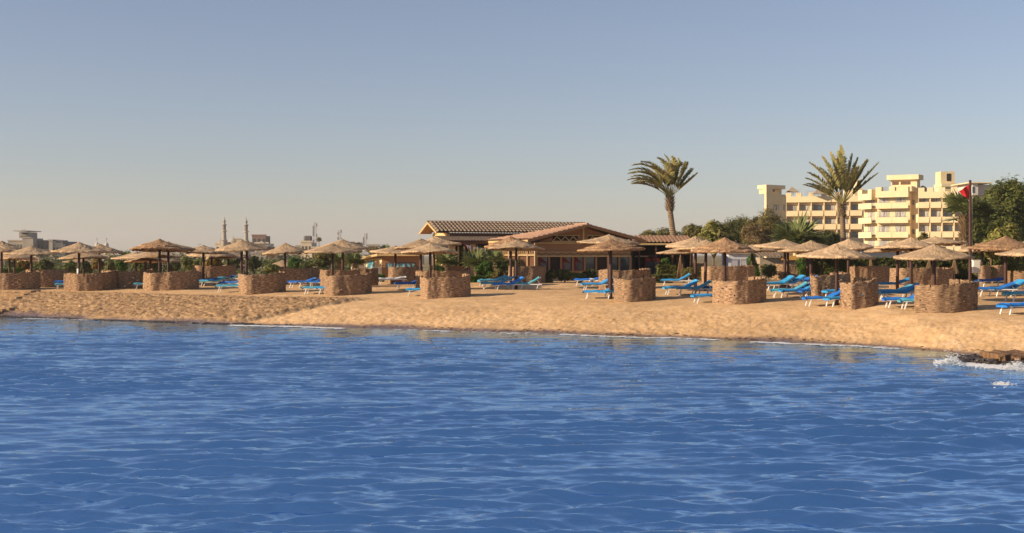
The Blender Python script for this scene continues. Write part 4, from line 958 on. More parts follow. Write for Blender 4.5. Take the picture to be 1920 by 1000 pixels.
def small_house():
    D = 93; x0,x1 = X(1366,D), X(1424,D); zg = gz0(16,D); r = empty('white_hut', ((x0+x1)/2,D,zg)); tag(r, 'low white hut with a grey double door behind the parasols', 'hut')
    m = MB(); m.box(x0,x1,D,D+3,zg-.1,Z(476,D)); m.build('wall', mat('white_plaster', (.50,.50,.52), (.60,.60,.62), 2, rough=.9), r)
    m = MB(); m.box(x0-.15,x1+.15,D-.2,D+3.2,Z(476,D)+.002,Z(473.5,D)); m.build('roof', M_stone, r)
    for px in (1378,1396):
        m = MB(); m.box(X(px-7,D),X(px+7,D),D-.04,D-.003,zg,Z(486,D)); dd = m.build('door', mat('grey_paint', (.25,.25,.30), None, rough=.6), r); m = MB(); m.box(X(px-5,D),X(px+5,D),D-.06,D-.041,zg+.4,Z(489,D)); m.build('panel', mat('pale_grey_paint', (.4,.4,.44), None, rough=.6), dd)
    D = 91; x0,x1 = X(1424,D), X(1500,D); r = empty('tiled_hut', ((x0+x1)/2,D,zg)); tag(r, 'small plastered hut with buff tile roof under the fan palm', 'hut')
    m = MB(); tile_plane(m, (x0,D,Z(483,D)), (1,0,0), (x1-x0)*.55, Vector((0,2.4,Z(473,D+2.4)-Z(483,D))), amp=.07); m.build('roof', M_tileb, r)
    m = MB(); m.box(x0+.1,x1,D+.4,D+3,zg-.1,Z(484,D)); m.build('wall', M_stone, r)
    m = MB(); m.box(X(1466,D),X(1500,D),D+.1,D+.38,Z(488,D),Z(480,D)); m.build('sign_board', mat('orange_board', (.55,.30,.08), (.62,.36,.1), 3, rough=.6), r)
    D = 100; x0,x1 = X(1620,D), X(1740,D); r = empty('flat_roof_hut', ((x0+x1)/2,D,zg)); tag(r, 'flat roofed shed behind the hedge below the hotel', 'hut')
    m = MB(); m.box(x0,x1,D,D+4,zg-.1,Z(470,D)); m.build('wall', MATS['white_plaster'], r); m = MB(); m.box(x0-.3,x1+.3,D-.5,D+4.3,Z(470,D)+.002,Z(465,D)); m.build('roof', M_woodd, r)
small_house()

# ------------------------------------------------------------------ yellow hotel
def hotel():
    Z = lambda py, D: 3.8 - (py - 455)/F*D          # the hotel is drawn up on its own datum and raised at the end
    r = empty('beach_hotel', (X(1640,275), 275, 1.4)); tag(r, 'yellow stepped hotel with long balconies behind the palms', 'hotel'); root = r
    zg = -1.2
    def frame(pxa, Da, pxb, Db):
        a = Vector((X(pxa,Da),Da,0)); b = Vector((X(pxb,Db),Db,0)); u = (b-a); L = u.length; u.normalize(); v = Vector((-u.y,u.x,0)); return (a,u,v), L
    def wing(pxa, Da, pxb, Db, ztop, lv, bays, name, depth=3, balc=True, wm=M_cream, bal_d=1.1, win=(.16,.84), fins=True, hasp=True, wh=1.7):
        fr, L = frame(pxa,Da,pxb,Db)
        m = MB(); m.fbox(fr, 0, L, 0, depth, zg, ztop); m.build(name, wm, r)
        bw = L/bays
        if fins and balc:
            m = MB()
            for i in range(bays+1): m.fbox(fr, max(0,i*bw-.12), min(L,i*bw+.12), -bal_d+.15, -.003, zg, ztop-1.1)
            m.build('divider_fins', wm, r)
        for z in lv:
            if balc:
                for i in range(bays):
                    m = MB(); m.fbox(fr, i*bw+.03+(.13 if fins else 0), (i+1)*bw-.03-(.13 if fins else 0), -bal_d, -bal_d+.14, z-.25, z+.95); m.fbox(fr, i*bw+.03+(.13 if fins else 0), (i+1)*bw-.03-(.13 if fins else 0), -bal_d+.141, -.004, z-.2, z-.02)
                    m.fbox(fr, i*bw+.03, i*bw+.16, -bal_d+.142, -.005, z-.02, z+.95) if not fins else None
                    bo = m.build('balcony', M_parapet, r)
                    m = MB(); m.fbox(fr, i*bw+.2, (i+1)*bw-.2, -bal_d+.05, -bal_d+.09, z+1.05, z+1.09)
                    for k in range(5): a = i*bw+.25+(bw-.5)*k/4; m.fbox(fr, a, a+.04, -bal_d+.05, -bal_d+.09, z+.951, z+1.05)
                    m.build('rail', M_woodd, bo)
            for i in range(bays):
                m = MB(); a = i*bw+bw*win[0]; b = i*bw+bw*win[1]; m.fbox(fr, a, b, -.05, -.004, z+.05 if balc else z+.5, z+.25+wh+.2)
                wo = m.build('window', M_curt if (i*7+int(z)) % 3 else M_glass, r)
                m = MB(); z0 = z+.05 if balc else z+.5; z1 = z+.45+wh; mid = (a+b)/2
                m.fbox(fr, mid-.05, mid+.05, -.09, -.051, z0, z1); m.fbox(fr, a-.06, b+.06, -.09, -.052, z1, z1+.07); m.build('frame', M_woodd, wo)
        if hasp:
            m = MB(); m.fbox(fr, 0, L, -bal_d if balc else -.1, .2, ztop-.05-(1.0 if balc else .2), ztop+.25)
            for i in range(bays+1): a = min(max(0, i*bw-.6), L-1.2); m.fbox(fr, a, a+1.2, -(bal_d if balc else .1)+.02, .18, ztop+.251, ztop+1.1)
            m.build('parapet', M_parapet, r)
        return fr, L
    lvL = [10.0, 7.0, 4.0]; lvR = [10.9, 7.9, 4.9, 1.9]
    # left tower and wing
    fr, L = wing(1437,267.6,1465,270,14.0,lvL,1,'tower_wall',depth=.6,balc=False,win=(.48,.85),fins=False,hasp=False,wh=1.1)
    m = MB(); m.box(X(1443,271.5), X(1473,271.5), 271.5, 277, zg, 13.9); m.build('tower_core', M_cream, r)
    m = MB(); m.fbox(fr, .02, L*.42, .02, .9, 14.0, 15.8); m.fbox(fr, L*.3, L+1.6, 1.5, 3.5, 14.0, 15.0); m.build('tower_room', M_cream, r)
    m = MB(); m.fbox(fr, L*.25, L+2.0, .8, 3.8, 15.05, 15.85); m.build('tower_slab_roof', M_parapet, r)
    m = MB(); m.fbox(fr, L*.3, L*.9, 1.44, 1.49, 14.5, 14.9); m.build('window', M_woodd, r)
    wing(1465.3,270,1474,272,13.6,lvL,1,'tower_side_wall',depth=.8,balc=False,win=(.3,.8),fins=False,hasp=False,wh=1.1)
    wing(1474.4,288,1618,283,13.9,lvL,6,'left_wing_wall')
    # stair core behind the palm
    m = MB(); m.box(X(1590,300), X(1607,300), 300, 304, zg, 16.5); m.box(X(1600,300), X(1618.5,300), 299, 304, zg, Z(354,300)); m.box(X(1607.2,300), X(1616,300), 300.5, 303, zg, Z(335,300)); m.build('stair_core', M_cream, r)
    m = MB(); m.box(X(1609,300), X(1614.5,300), 300.4, 300.45, Z(351,300), Z(337,300)); m.build('opening', M_dark, r)
    # right block: return balconies, main face, plain wall, wing
    wing(1620,270.2,1644.8,266.3,13.6,lvR,1,'return_wall',depth=.8,bal_d=1.5,fins=False,win=(.3,.8))
    wing(1645,266,1706,262.5,14.0,lvR,2,'front_wall',depth=3.6,fins=False,bal_d=1.3,win=(.1,.74))
    fr, L = frame(1645,266,1706,262.5)
    m = MB(); m.fbox(fr, L*.38, L+1.2, 1.0, 3.5, 14.0, 16.6); m.fbox(fr, L*.42, L+.6, -1.0, 1, 14.1, 15.2); m.build('roof_room', M_cream, r)
    m = MB(); m.fbox(fr, L*.28, L+1.7, .2, 4.2, 16.6, 17.6); m.build('roof_slab', M_parapet, r)
    m = MB(); m.fbox(fr, L*.42, L*.62, .94, .99, 15.6, 16.2); m.fbox(fr, L*.68, L*.98, .94, .99, 15.6, 16.2); m.build('louvre', M_woodd, r)
    wing(1706.3,264,1722,262.5,14.3,lvR,1,'plain_wall',depth=8,balc=False,win=(.28,.62),fins=False,hasp=False,wh=.9)
    wing(1722.4,262,1812,258.5,13.7,lvR,4,'right_wing_wall')
    # lift tower
    D = 276; m = MB(); m.box(X(1764,D), X(1790,D), D, D+3.5, zg, Z(322,D)); m.build('lift_tower', M_cream, r)
    m = MB(); m.box(X(1775,D), X(1783,D), D-.06, D-.003, Z(340,D), Z(326,D)); m.build('tower_opening', M_dark, r)
    m = MB(); m.box(X(1762.5,D), X(1803,D), D-1, D+4, Z(351,D), Z(345,D)); m.box(X(1763,D), X(1801,D), D-.6, D+3.8, Z(362,D), Z(351,D)-.01); m.build('tower_base', M_parapet, r)
    for px0, px1, D_ in ((1478,1500,275),(1512,1535,280),(1550,1570,287),(1655,1668,264),(1732,1750,269)):
        m = MB()
        for k in range(7): x = X(px0+(px1-px0)*k/6, D_); m.bar((x,D_+.5,14),(x,D_+.5,15.1),.03)
        for z in (14.6,15.1): m.bar((X(px0,D_),D_+.5,z),(X(px1,D_),D_+.5,z),.03)
        m.build('roof_railing', M_metal, r)
    for (px, yy, D_) in ((1487,365,274),(1733,350,268),(1535,368,283)):
        m = MB(); a = Vector((X(px,D_), D_, 14.0)); m.add([a+Vector((-1.3,0,.6)),a+Vector((1.3,0,.6)),a+Vector((1.3,2,.6)),a+Vector((-1.3,2,.6)),a+Vector((0,1,1.8))], [(0,1,4),(1,2,4),(2,3,4),(3,0,4),(3,2,1,0)]); m.bar(a, a+UP*.6, .1); m.build('roof_shelter', M_stone, r)
    root.location.z += 2.17
hotel()
def white_house():
    D = 230; r = empty('white_apartment_house', (X(1835,D), D, 1.4)); tag(r, 'pale house with flat roof peeping over the dark tree at right', 'house')
    m = MB(); m.box(X(1824,D),X(1834,D),D,D+8,Z(366,D),Z(344,D)); m.box(X(1834,D)+.01,X(1870,D),D+1,D+8,Z(366,D),Z(346,D)); m.box(X(1840,D),X(1868,D),D+2,D+7,Z(425,D),Z(366,D)-.01); m.build('wall', mat('pale_plaster', (.52,.47,.42), (.6,.55,.5), 1, rough=.9), r)
    m = MB(); m.box(X(1815,D),X(1860,D),D-.5,D+9,Z(344,D)+.01,Z(342,D)); m.build('roof', M_parapet, r)
    m = MB(); m.box(X(1823,D),X(1827,D),D-.06,D-.003,Z(362,D),Z(350,D)); m.build('window', M_glass, r)
white_house()

# ------------------------------------------------------------------ far town on the left
M_far = mat('grey_town_plaster', (.30,.26,.21), (.38,.33,.27), .3, rough=.9)
M_fard = mat('dark_town_plaster', (.13,.115,.11), (.18,.16,.15), .3, rough=.9)
M_farc = mat('cream_town_plaster', (.50,.42,.31), (.60,.50,.38), .3, rough=.9)
M_farb = mat('town_brick', (.20,.12,.09), (.26,.16,.12), .3, rough=.9)
M_win = mat('town_window', (.05,.05,.055), (.09,.09,.09), 1, rough=.3)
def block(parent, name, px0, px1, y0, D, dep, mt, rows=0, cols=0, zb=-1.7, wy=None, ww=.5, lit=None):
    x0, x1 = X(px0,D), X(px1,D); zt = Z(y0,D); m = MB(); m.box(x0,x1,D,D+dep,zb,zt); m.build(name, mt, parent)
    m = MB(); m.box(x0-.15,x1+.15,D-.15,D+.1,zt+.01,zt+.5); m.box(x0-.15,x0+.1,D+.11,D+dep,zt+.01,zt+.5); m.build('parapet', mt, parent)
    if rows:
        fh = 3.1; 
        for j in range(rows):
            z = zt - 1.0 - j*fh
            if z-1.4 < zb: break
            for i in range(cols):
                cx = x0 + (x1-x0)*(i+.5)/cols; w_ = (x1-x0)/cols*ww/2; m = MB(); m.box(cx-w_,cx+w_,D-.08,D-.004,z-1.4,z); o = m.build('window', M_win, parent)
                m = MB(); m.box(cx-w_-.15,cx+w_+.15,D-.4,D-.085,z-1.65,z-1.45); m.build('sill', lit or mt, o)
def town(): 
    D = 420; r = empty('lookout_hotel', (X(75,D),D,1.2)); tag(r, 'grey multi storey hotel with a lookout tower, far left', 'hotel')
    block(r,'wall',15,42,453,D,14,M_far,4,5); block(r,'wall',42.2,52,450.5,D-3,14,M_farc,1,1); block(r,'wall',52.3,92,453.5,D,14,M_fard,5,5,lit=M_farc); block(r,'wall',91.5,98.5,452,D-5,10,M_far); block(r,'wall',99,117.5,453,D-1,14,M_fard); block(r,'wall',98.8,116.5,458.5,D-4,3,M_farc,4,3); block(r,'wall',117.8,130,460,D,12,M_fard,3,3)
    block(r,'tower',42.5,62,447,D-4,9,M_far); m = MB(); m.box(X(43.5,D),X(61.5,D),D-3.5,D+4,Z(447,D),Z(436,D)); m.build('tower_room', M_far, r)
    m = MB(); m.box(X(46,D),X(61,D),D-3.6,D-3.51,Z(444.5,D),Z(443,D)); m.box(X(49,D),X(60,D),D-3.6,D-3.51,Z(440,D),Z(437,D)); m.build('window', M_win, r)
    m = MB(); m.box(X(40,D),X(65,D),D-7,D+6,Z(434.6,D),Z(433.2,D)); m.build('tower_roof', M_far, r)
    for px in (42.6, 47): m = MB(); m.tube([(X(px,D),D,Z(433,D)),(X(px,D),D,Z(430,D))], .12, 5); m.build('mast', M_metal, r)
    m = MB(); a, b, c = P(42.5,461.5,D-3.2), P(51,461.5,D-3.2), P(46.8,455.8,D-3.2); slab(m, [a,b,c], .3, Vector((0,-1,0))); m.build('gable_ornament', M_fard, r)
    D = 300; r = empty('blue_shop', (X(112,D),D,1.2)); tag(r, 'pale blue low shop with a long grey canopy roof, left', 'shop')
    m = MB(); m.box(X(95,D),X(125,D),D,D+8,1.2,Z(487,D)); m.build('wall', mat('blue_wall', (.25,.32,.38), (.32,.38,.44), 1, rough=.7), r); m = MB(); m.box(X(90.5,D),X(132,D),D-2,D+9,Z(487,D)+.01,Z(483,D)); m.build('roof', M_far, r)
    block(r,'annex',0,28,482,D-6,8,M_far,2,4)
    # church domes
    D = 480; r = empty('church', (X(186,D),D,1.2)); tag(r, 'church with two small pale domes topped by crosses', 'church')
    block(r,'nave',150,215,478,D,12,M_farc,2,6)
    for px in (177,195):
        x = X(px,D); t = MB(); t.lathe((x,D+3,1.2), [(.8,0),(.8,Z(462,D)-1.2),(.9,Z(462,D)-1.1),(.9,Z(461,D)-1.2)], 14); tw = t.build('bell_tower', M_farc, r)
        d = MB(); z0 = Z(461,D); d.lathe((x,D+3,z0), [(.78,0),(.8,.3),(.7,.7),(.48,1.0),(.2,1.3),(.08,1.5),(.06,1.9)], 14); d.build('dome', mat('pale_dome', (.45,.40,.38), None, rough=.7), tw)
        c = MB(); c.box(x-.09,x+.09,D+2.95,D+3.05,z0+1.9,z0+3.1); c.box(x-.4,x-.091,D+2.95,D+3.05,z0+2.5,z0+2.65); c.box(x+.091,x+.4,D+2.95,D+3.05,z0+2.5,z0+2.65); c.build('cross', M_far, tw)
    # mosque
    D = 450; r = empty('mosque', (X(440,D),D,1.2)); tag(r, 'sand coloured mosque body with domes between two slender minarets', 'mosque')
    block(r,'wall',404,470,458,D,16,M_farc,3,8); block(r,'wall',443,452,449,D+2,8,M_farc,1,2); block(r,'wall',413,425,453.5,D-2,6,M_farc)
    for (px, yy, w_) in ((409,453,1.4),(433,452,2.2),(447,446,.9)):
        x = X(px,D); d = MB(); d.lathe((x,D+4,Z(458,D)), [(w_*.9,0),(w_*.95,.3),(w_*.8,w_*.5),(w_*.45,w_*.85),(.1,w_),(.08,w_+1)], 16); d.build('dome', M_far, r)
    def minaret(px, ys, lab):
        x = X(px,D-3); y = D-3; zz = lambda q: Z(q, y)-1.2; t = empty('minaret', (x,y,1.2)); tag(t, lab, 'minaret')
        m = MB(); m.lathe((x,y,1.2), [(1.0,0),(1.0,zz(ys+46)),(1.2,zz(ys+45)),(.8,zz(ys+44)),(.66,zz(ys+30)),(.72,zz(ys+29))], 12); m.build('shaft', M_far, t)
        m = MB(); m.lathe((x,y,1.2), [(.72,zz(ys+29)),(1.0,zz(ys+28)),(1.0,zz(ys+26.5)),(.6,zz(ys+26.4))], 12); m.build('balcony', M_farc, t)
        m = MB()
        for k in range(8): a = k*math.pi/4; m.tube([(x+.52*math.cos(a),y+.52*math.sin(a),1.2+zz(ys+26.4)),(x+.52*math.cos(a),y+.52*math.sin(a),1.2+zz(ys+17))], .09, 6)
        m.tube([(x,y,1.2+zz(ys+26.4)),(x,y,1.2+zz(ys+17))], .2, 8); m.build('colonnade', M_far, t)
        m = MB(); m.lathe((x,y,1.2), [(.62,zz(ys+17)),(.86,zz(ys+16)),(.86,zz(ys+14.8)),(.45,zz(ys+14.4)),(.38,zz(ys+11)),(.58,zz(ys+9.5)),(.5,zz(ys+8)),(.2,zz(ys+6)),(.12,zz(ys+4)),(.2,zz(ys+3.2)),(.07,zz(ys+2.4)),(.05,zz(ys))], 12); m.build('finial', M_farb if False else M_far, t)
    minaret(420.5,406,'left minaret of the mosque, slender with an open colonnade'); minaret(461.5,407,'right minaret of the mosque, beside the brick block')
    D = 470; r = empty('brick_block', (X(485,D),D,1.2)); tag(r, 'dark brick tower block with small roof masts right of the right minaret', 'building')
    block(r,'wall',472.5,498,442.5,D,9,M_farb,5,3)
    for px in (476,480,487,493,499): m = MB(); m.tube([(X(px,D),D,Z(443,D)),(X(px,D),D,Z(440,D))], .1, 5); m.build('mast', M_metal, r)
    D = 430; r = empty('gabled_house', (X(485,D),D,1.2)); tag(r, 'cream house with a small gable in front of the brick block', 'house'); block(r,'wall',478,503,457,D,10,M_farc,3,4); m = MB(); slab(m, [P(482,457,D-.5),P(497,457,D-.5),P(490,452,D-.5)], 3, Vector((0,1,0))); m.build('gable', M_farc, r)
    for (a,b,y,D,mt,lab,nm,rw,cl) in ((360,404,474,400,M_farc,'low cream houses row left of the mosque base','terrace_house',2,5),(330,358,478,420,M_far,'small grey house behind the garden trees left of the mosque','house',2,3),
        (470,512,476,400,M_far,'tan house under the right minaret half behind parasols','house',3,5),(504,520,479,390,M_farb,'small brown house right of the tan one','house',2,2),(555,572,463,360,M_far,'grey house with vertical blinds left of the tallest mast','house',3,2),
        (564,584,455,350,M_farc,'cream house with rooftop water tanks left of the tallest mast','house',4,3),(584,600,466,345,M_farc,'cream house with arched balcony beneath the tallest mast','house',3,3),(205,232,486,380,M_farc,'white low house right of the church','house',1,3),(690,712,462,330,M_far,'small roof-top building behind the bare tree','house',2,2),(-20,14,470,430,M_farc,'cream house at the left edge beside the grey hotel','house',3,4),(131,150,474,430,M_far,'grey house just right of the lookout hotel','house',3,3),
        (236,262,477,440,M_fard,'dark low house right of the church','house',2,4),(262,300,474,460,M_farc,'cream block behind the stepped brim parasol','house',3,5),(300,330,476,430,M_far,'grey block right behind the stepped brim parasol','house',2,4),(520,556,474,430,M_far,'grey block left of the house with blinds','house',3,5),
        (600,630,472,420,M_farc,'cream block behind the clipped topiary','house',3,4),(630,660,470,450,M_far,'grey block under the short mast','house',3,4),(712,748,470,430,M_farc,'cream block over the kiosk roof','house',2,4),(748,792,466,460,M_far,'pale grey block left of the tiled hall','house',2,5)):
        r = empty(nm, (X((a+b)/2,D),D,1.2)); tag(r, lab, 'house'); block(r,'wall',a,b,y,D,9,mt,rw,cl)
        if 'tanks' in lab:
            for px in (571,575,579): m = MB(); m.lathe((X(px,D),D+2,Z(y,D)+.5), [(.6,0),(.6,1.1),(.2,1.4)], 10); m.build('water_tank', M_fard, r)
    for px, D, yt, lab in ((591,520,417.5,'tallest lattice telecom mast, in the middle left'),(637,560,432,'short lattice telecom mast between the two others'),(685,540,438,'right lattice telecom mast above the kiosk')):
        x = X(px,D); r = empty('telecom_mast', (x,D,1.2)); tag(r, lab, 'telecom mast', 'telecom masts'); m = MB(); zt = Z(yt,D); n = 16; c = []
        wd = lambda z: .62 - .25*(z-1.2)/(zt-1.2)
        for k in range(4):
            s = ((-1,-1),(1,-1),(1,1),(-1,1))[k]; m.bar((x+s[0]*wd(1.2),D+s[1]*wd(1.2),1.2),(x+s[0]*wd(zt),D+s[1]*wd(zt),zt),.09)
        for i in range(n):
            z0 = 1.2+(zt-1.2)*i/n; z1 = 1.2+(zt-1.2)*(i+1)/n; w0,w1 = wd(z0),wd(z1); m.bar((x-w0,D-w0,z0),(x+w1,D-w1,z1),.06); m.bar((x+w0,D+w0,z0),(x-w1,D+w1,z1),.06); m.bar((x-w1,D-w1,z1),(x+w1,D-w1,z1),.06)
        m.build('lattice', mat('mast_paint', (.35,.22,.2), (.45,.42,.4), .2, rough=.6), r)
        g = random.Random(px)
        for i in range(7): z = zt-1-g.random()*(zt-1.2)*.55; s = g.choice((-1,1)); m = MB(); m.lathe((x+s*.75,D-.6,z), [(.16,0),(.2,.2),(.16,1.3)], 8); m.build('antenna', M_fard, r)
town()

# ------------------------------------------------------------------ vegetation
tree('broadleaf_tree','big dark green tree at the right edge behind the flagpole','tree',1880,338,478,60,112,L_green,26000,.16,14,21)
tree('broadleaf_tree','tallest dark green crown cut by the right edge','tree',1945,333,470,42,118,L_green,14000,.16,10,22)
tree('broadleaf_tree','dark green tree between the flagpole and the big dark tree','tree',1850,368,480,32,116,L_green,12000,.15,10,121)
tree('broadleaf_tree','slim dark tree right behind the flagpole under the red flag','tree',1834,362,490,22,108,L_green,8000,.14,9,122)
tree('frangipani','big-leaved yellow-green shrub tree low at the right edge','tree',1893,420,492,42,86,L_yellow,5200,.15,11,23,flat=.3)
tree('frangipani','small big-leaved shrub beside the skirted palm, right','tree',1858,438,500,20,84,L_yellow,1700,.14,7,24,flat=.3)
tree('tamarisk','feathery brown-green tree left of the hotel tower','tree',1428,396,475,46,125,L_brown,15000,.15,12,25,mt2=L_olive,aspect=.25)
tree('tamarisk','feathery dark green tree between the big-leaved tree and the brown one','tree',1378,398,472,42,128,L_olive,11000,.15,10,26,mt2=L_dark,aspect=.25)
tree('frangipani','big-leaved sunlit tree behind the reddish parasol near the leaning palm','tree',1335,410,475,42,104,L_yellow,4600,.17,11,27,mt2=L_olive,flat=.3)
tree('broadleaf_tree','bushy olive tree right behind the leaning palm trunk','tree',1290,422,462,32,130,L_olive,5500,.17,8,28,aspect=.35)
tree('broadleaf_tree','pale olive treetop over the bar roof, leftmost','tree',1212,428,462,30,135,L_olive,4200,.16,8,29,mt2=L_yellow,aspect=.3)
tree('broadleaf_tree','pale olive treetop over the bar roof, left of the palm trunk','tree',1250,428,462,26,132,L_olive,3200,.16,7,30,aspect=.3)
tree('frangipani','big-leaved dark shrub left of the upright palm trunk','tree',1552,430,478,34,112,L_yellow,3600,.17,10,31,mt2=L_dark,flat=.3)
tree('broadleaf_tree','small olive bush low below the hotel front','tree',1733,434,470,16,125,L_olive,2200,.15,6,32)
tree('round_bush','round bright green bush beside the white hut','bush',1413,474,526,15,88,L_bright,3600,.07,7,33)
tree('round_bush','small clipped green ball above the box hedge at the palm','bush',1250,484,499,10,86.5,L_bright,1800,.06,6,34)
tree('round_bush','green bush behind the parasol post left of the ochre sign','bush',1504,482,526,15,88,L_bright,3000,.07,7,35)
hedge('long clipped green hedge below the hotel',1515,1765,484,88,1.2,L_green,30000)
hedge('loose green hedge right of the skirted palm behind the screens',1766,1965,474,89,1.2,L_green,26000,size=.09)
hedge('small box hedge behind the sunlit screen near the leaning palm',1233,1268,499,86,1.0,L_green,4000)
hedge('low bright green hedge left of the four loungers',874,912,519,84,1.0,L_bright,3500)
hedge('dark clipped hedge at the restaurant corner',930,978,488,85,.8,L_dark,4000)
hedge('low dark hedge between the gable screen and the palm',1216,1262,516,83,.9,L_dark,3500)
for i,(px,yt,yb,hw,D,mt,lab) in enumerate(((1029,507,530,10,83,L_green,'oleander shrub left below the restaurant windows'),(1058,504,530,9,83,L_green,'taller oleander shrub with yellow tips below the windows'),
    (1085,510,530,14,83,L_green,'oleander shrub in the middle below the windows'),(1110,506,530,13,83.5,L_dark,'dark shrub right below the windows'),(912,492,522,14,84.5,L_bright,'loose shrub right of the bright low hedge'),(940,502,528,12,84,L_olive,'pale dry shrub behind the four loungers'),
    (1300,500,522,14,84,L_olive,'spiky dry shrub right of the leaning palm base'),(775,497,525,10,88,L_bright,'yellow flowering shrub beside the kiosk'),(822,492,525,12,88,L_bright,'shrub under the veranda edge'),
    (708,514,528,9,86,L_bright,'little bright shrub at the kiosk door'),(1850,484,525,15,80,L_olive,'flowering shrub right of the white box'),(1895,480,525,24,82,L_green,'dark shrub at the right edge behind the screens'),(1440,492,525,14,89,L_dark,'low dark plant before the tiled hut'))):
    tree('garden_shrub',lab,'shrub',px,yt,yb,hw*1.5,D,mt,2600,.085,8,60+i,group='shrubs round the restaurant')
fan_palm('fan palm left of the restaurant veranda post',838,470,497,88,.85,26,1)
fan_palm('fan palm in the middle of the garden, with shaggy short trunk',894,468,500,86,.95,30,2)
fan_palm('fan palm half behind the parasol at the restaurant corner',928,466,492,89,.8,22,3)
fan_palm('large dense fan palm below the left hotel wing',1495,412,462,108,1.9,60,4)
fan_palm('fan palm right of the topiary under the mast parasols',664,472,495,92,.8,24,5)
fan_palm('fan palm left of the one beside the topiary',636,474,493,94,.75,20,6)
def skirt_palm():
    D = 92; x = X(1810,D); zg = gz0(x,D); zc = Z(412,D); r = empty('skirted_palm', (x,D,zg)); tag(r, 'thick palm with shaggy dead-leaf skirt left of the flagpole', 'palm tree')
    m = MB(); m.tube([(x,D,zg-.1),(x,D,Z(480,D)),(x,D,Z(450,D)),(x,D,zc)], [.36,.34,.30,.25], 14); m.build('trunk', M_palmtrunk, r)
    boots(r, (x,D,Z(456,D)), (x,D,zc+.2), .32, 150, .55, 3, M_straw, 'dead_skirt')
    for i in range(26):
        a = 100+i*137.5; el = 5+70*((i*.618)%1); g = random.Random(i)
        mb = MB(); fan_leaf(mb, (x,D,zc+.1), Vector((math.cos(R(a))*math.cos(R(el)), math.sin(R(a))*math.cos(R(el)), math.sin(R(el)))), 1.3*(.7+.5*g.random()), 1.35, g, 26); mb.build('frond', L_fan, r)
skirt_palm()
def topiary():
    D = 94; x = X(604,D); zg = gz0(x,D); r = empty('topiary_tree', (x,D,zg)); tag(r, 'cloud-pruned dark topiary in stacked flat tiers under the mast', 'topiary')
    for i,(px,y,hw,hh) in enumerate(((606,480,15,5),(604,492,19,6),(602,506,16,6))):
        crown('foliage_tier', L_dark if i else L_olive, r, [(X(px-hw*.4,D),D,Z(y,D)),(X(px+hw*.4,D),D,Z(y,D)),(X(px,D),D,Z(y-1,D))], [(hw/F*D*.6,.6,hh/F*D)]*3, 2600, .07, seed=i, shell=.1)
    m = MB(); m.tube([(x,D,zg),(x+.1,D,Z(500,D)),(x,D,Z(480,D))], [.1,.08,.05], 8); m.build('trunk', M_trunk, r)
topiary()
FT = ((43,489,510,15,150,L_orange,'round golden tree behind the leftmost parasol posts'),(22,492,525,12,155,L_dark,'dark garden tree at the left edge'),(85,487,514,20,190,L_dark,'hazy dark tree below the grey hotel'),(132,490,515,17,160,L_green,'dark round tree left of the paper-banded post'),
  (163,488,514,14,170,L_dark,'dark tree right behind the paper-banded post'),(186,483,508,14,150,L_orange,'golden-leaved tree under the church domes'),(208,488,512,12,170,L_olive,'olive tree right of the golden one'),(229,487,510,13,150,L_bright,'bright rounded tree right of the church'),
  (262,486,512,18,190,L_green,'dark tree behind the pale parasol posts, second from the bright one'),(290,484,512,17,200,L_dark,'dense dark tree behind the stepped brim parasol posts'),(322,482,512,18,200,L_dark,'dense dark tree between the stepped brim parasol and the mosque'),(350,481,510,15,190,L_green,'dark green tree left of the mosque'),
  (374,484,512,13,160,L_green,'green bush-like tree left of the golden mosque tree'),(400,482,510,16,150,L_orange,'golden round tree left below the mosque'),(440,480,508,16,210,L_dark,'dark tree under the left minaret'),(474,478,506,15,210,L_dark,'dark tree under the right minaret'),
  (553,484,505,14,180,L_bright,'green tree right of the lone parasol post'),(575,487,510,16,170,L_dark,'dark tree before the cream house with the tanks'),(512,494,512,16,150,L_green,'green hedge-like tree behind the far low parasols'),(20,500,512,22,140,L_bright,'low bright planting at the left edge'),
  (598,442,454,6,330,L_olive,'sparse tree right of the tallest mast'),(700,462,476,14,300,L_brown,'bare brown tree left of the kiosk roof'),(665,452,476,16,310,L_brown,'bare thin tree behind the mast parasols'))
for i,(px,yt,yb,hw,D,mt,lab) in enumerate(FT):
    if D < 250: D = 99 + (D-140)*.2
    tree('garden_tree',lab,'tree',px,yt,yb,hw,D,mt,3400 if hw > 7 else 260,.11 if D < 250 else .2,8,100+i,group='garden trees before the town')
def belt():
    C = []; Rr = []; g = random.Random(5)
    for i in range(150):
        px = -60+780*i/150+g.uniform(-5,5); D = g.uniform(135,175); y = g.uniform(478,489); x = X(px,D); z = Z(y,D); C.append((x,D,z-2.2)); Rr.append((g.uniform(.8,1.8),1.3,2.4))
    o = crown('tree_belt', L_dark, None, C, Rr, 26000, .22, seed=9); tag(o, 'belt of dark far-off trees in front of the left-hand town', 'trees', kind='stuff')
belt()
for i,(px,y0,y1,D,lab) in enumerate(((238,470,482,180,'small fan palm right of the church domes'),(215,480,496,160,'small palm among the trees right of the golden one'),(494,484,500,180,'small palm beneath the brown house'),(724,460,470,200,'small palm top over the kiosk roof'))): fan_palm(lab,px,y0,y1,D,.9,18,40+i)

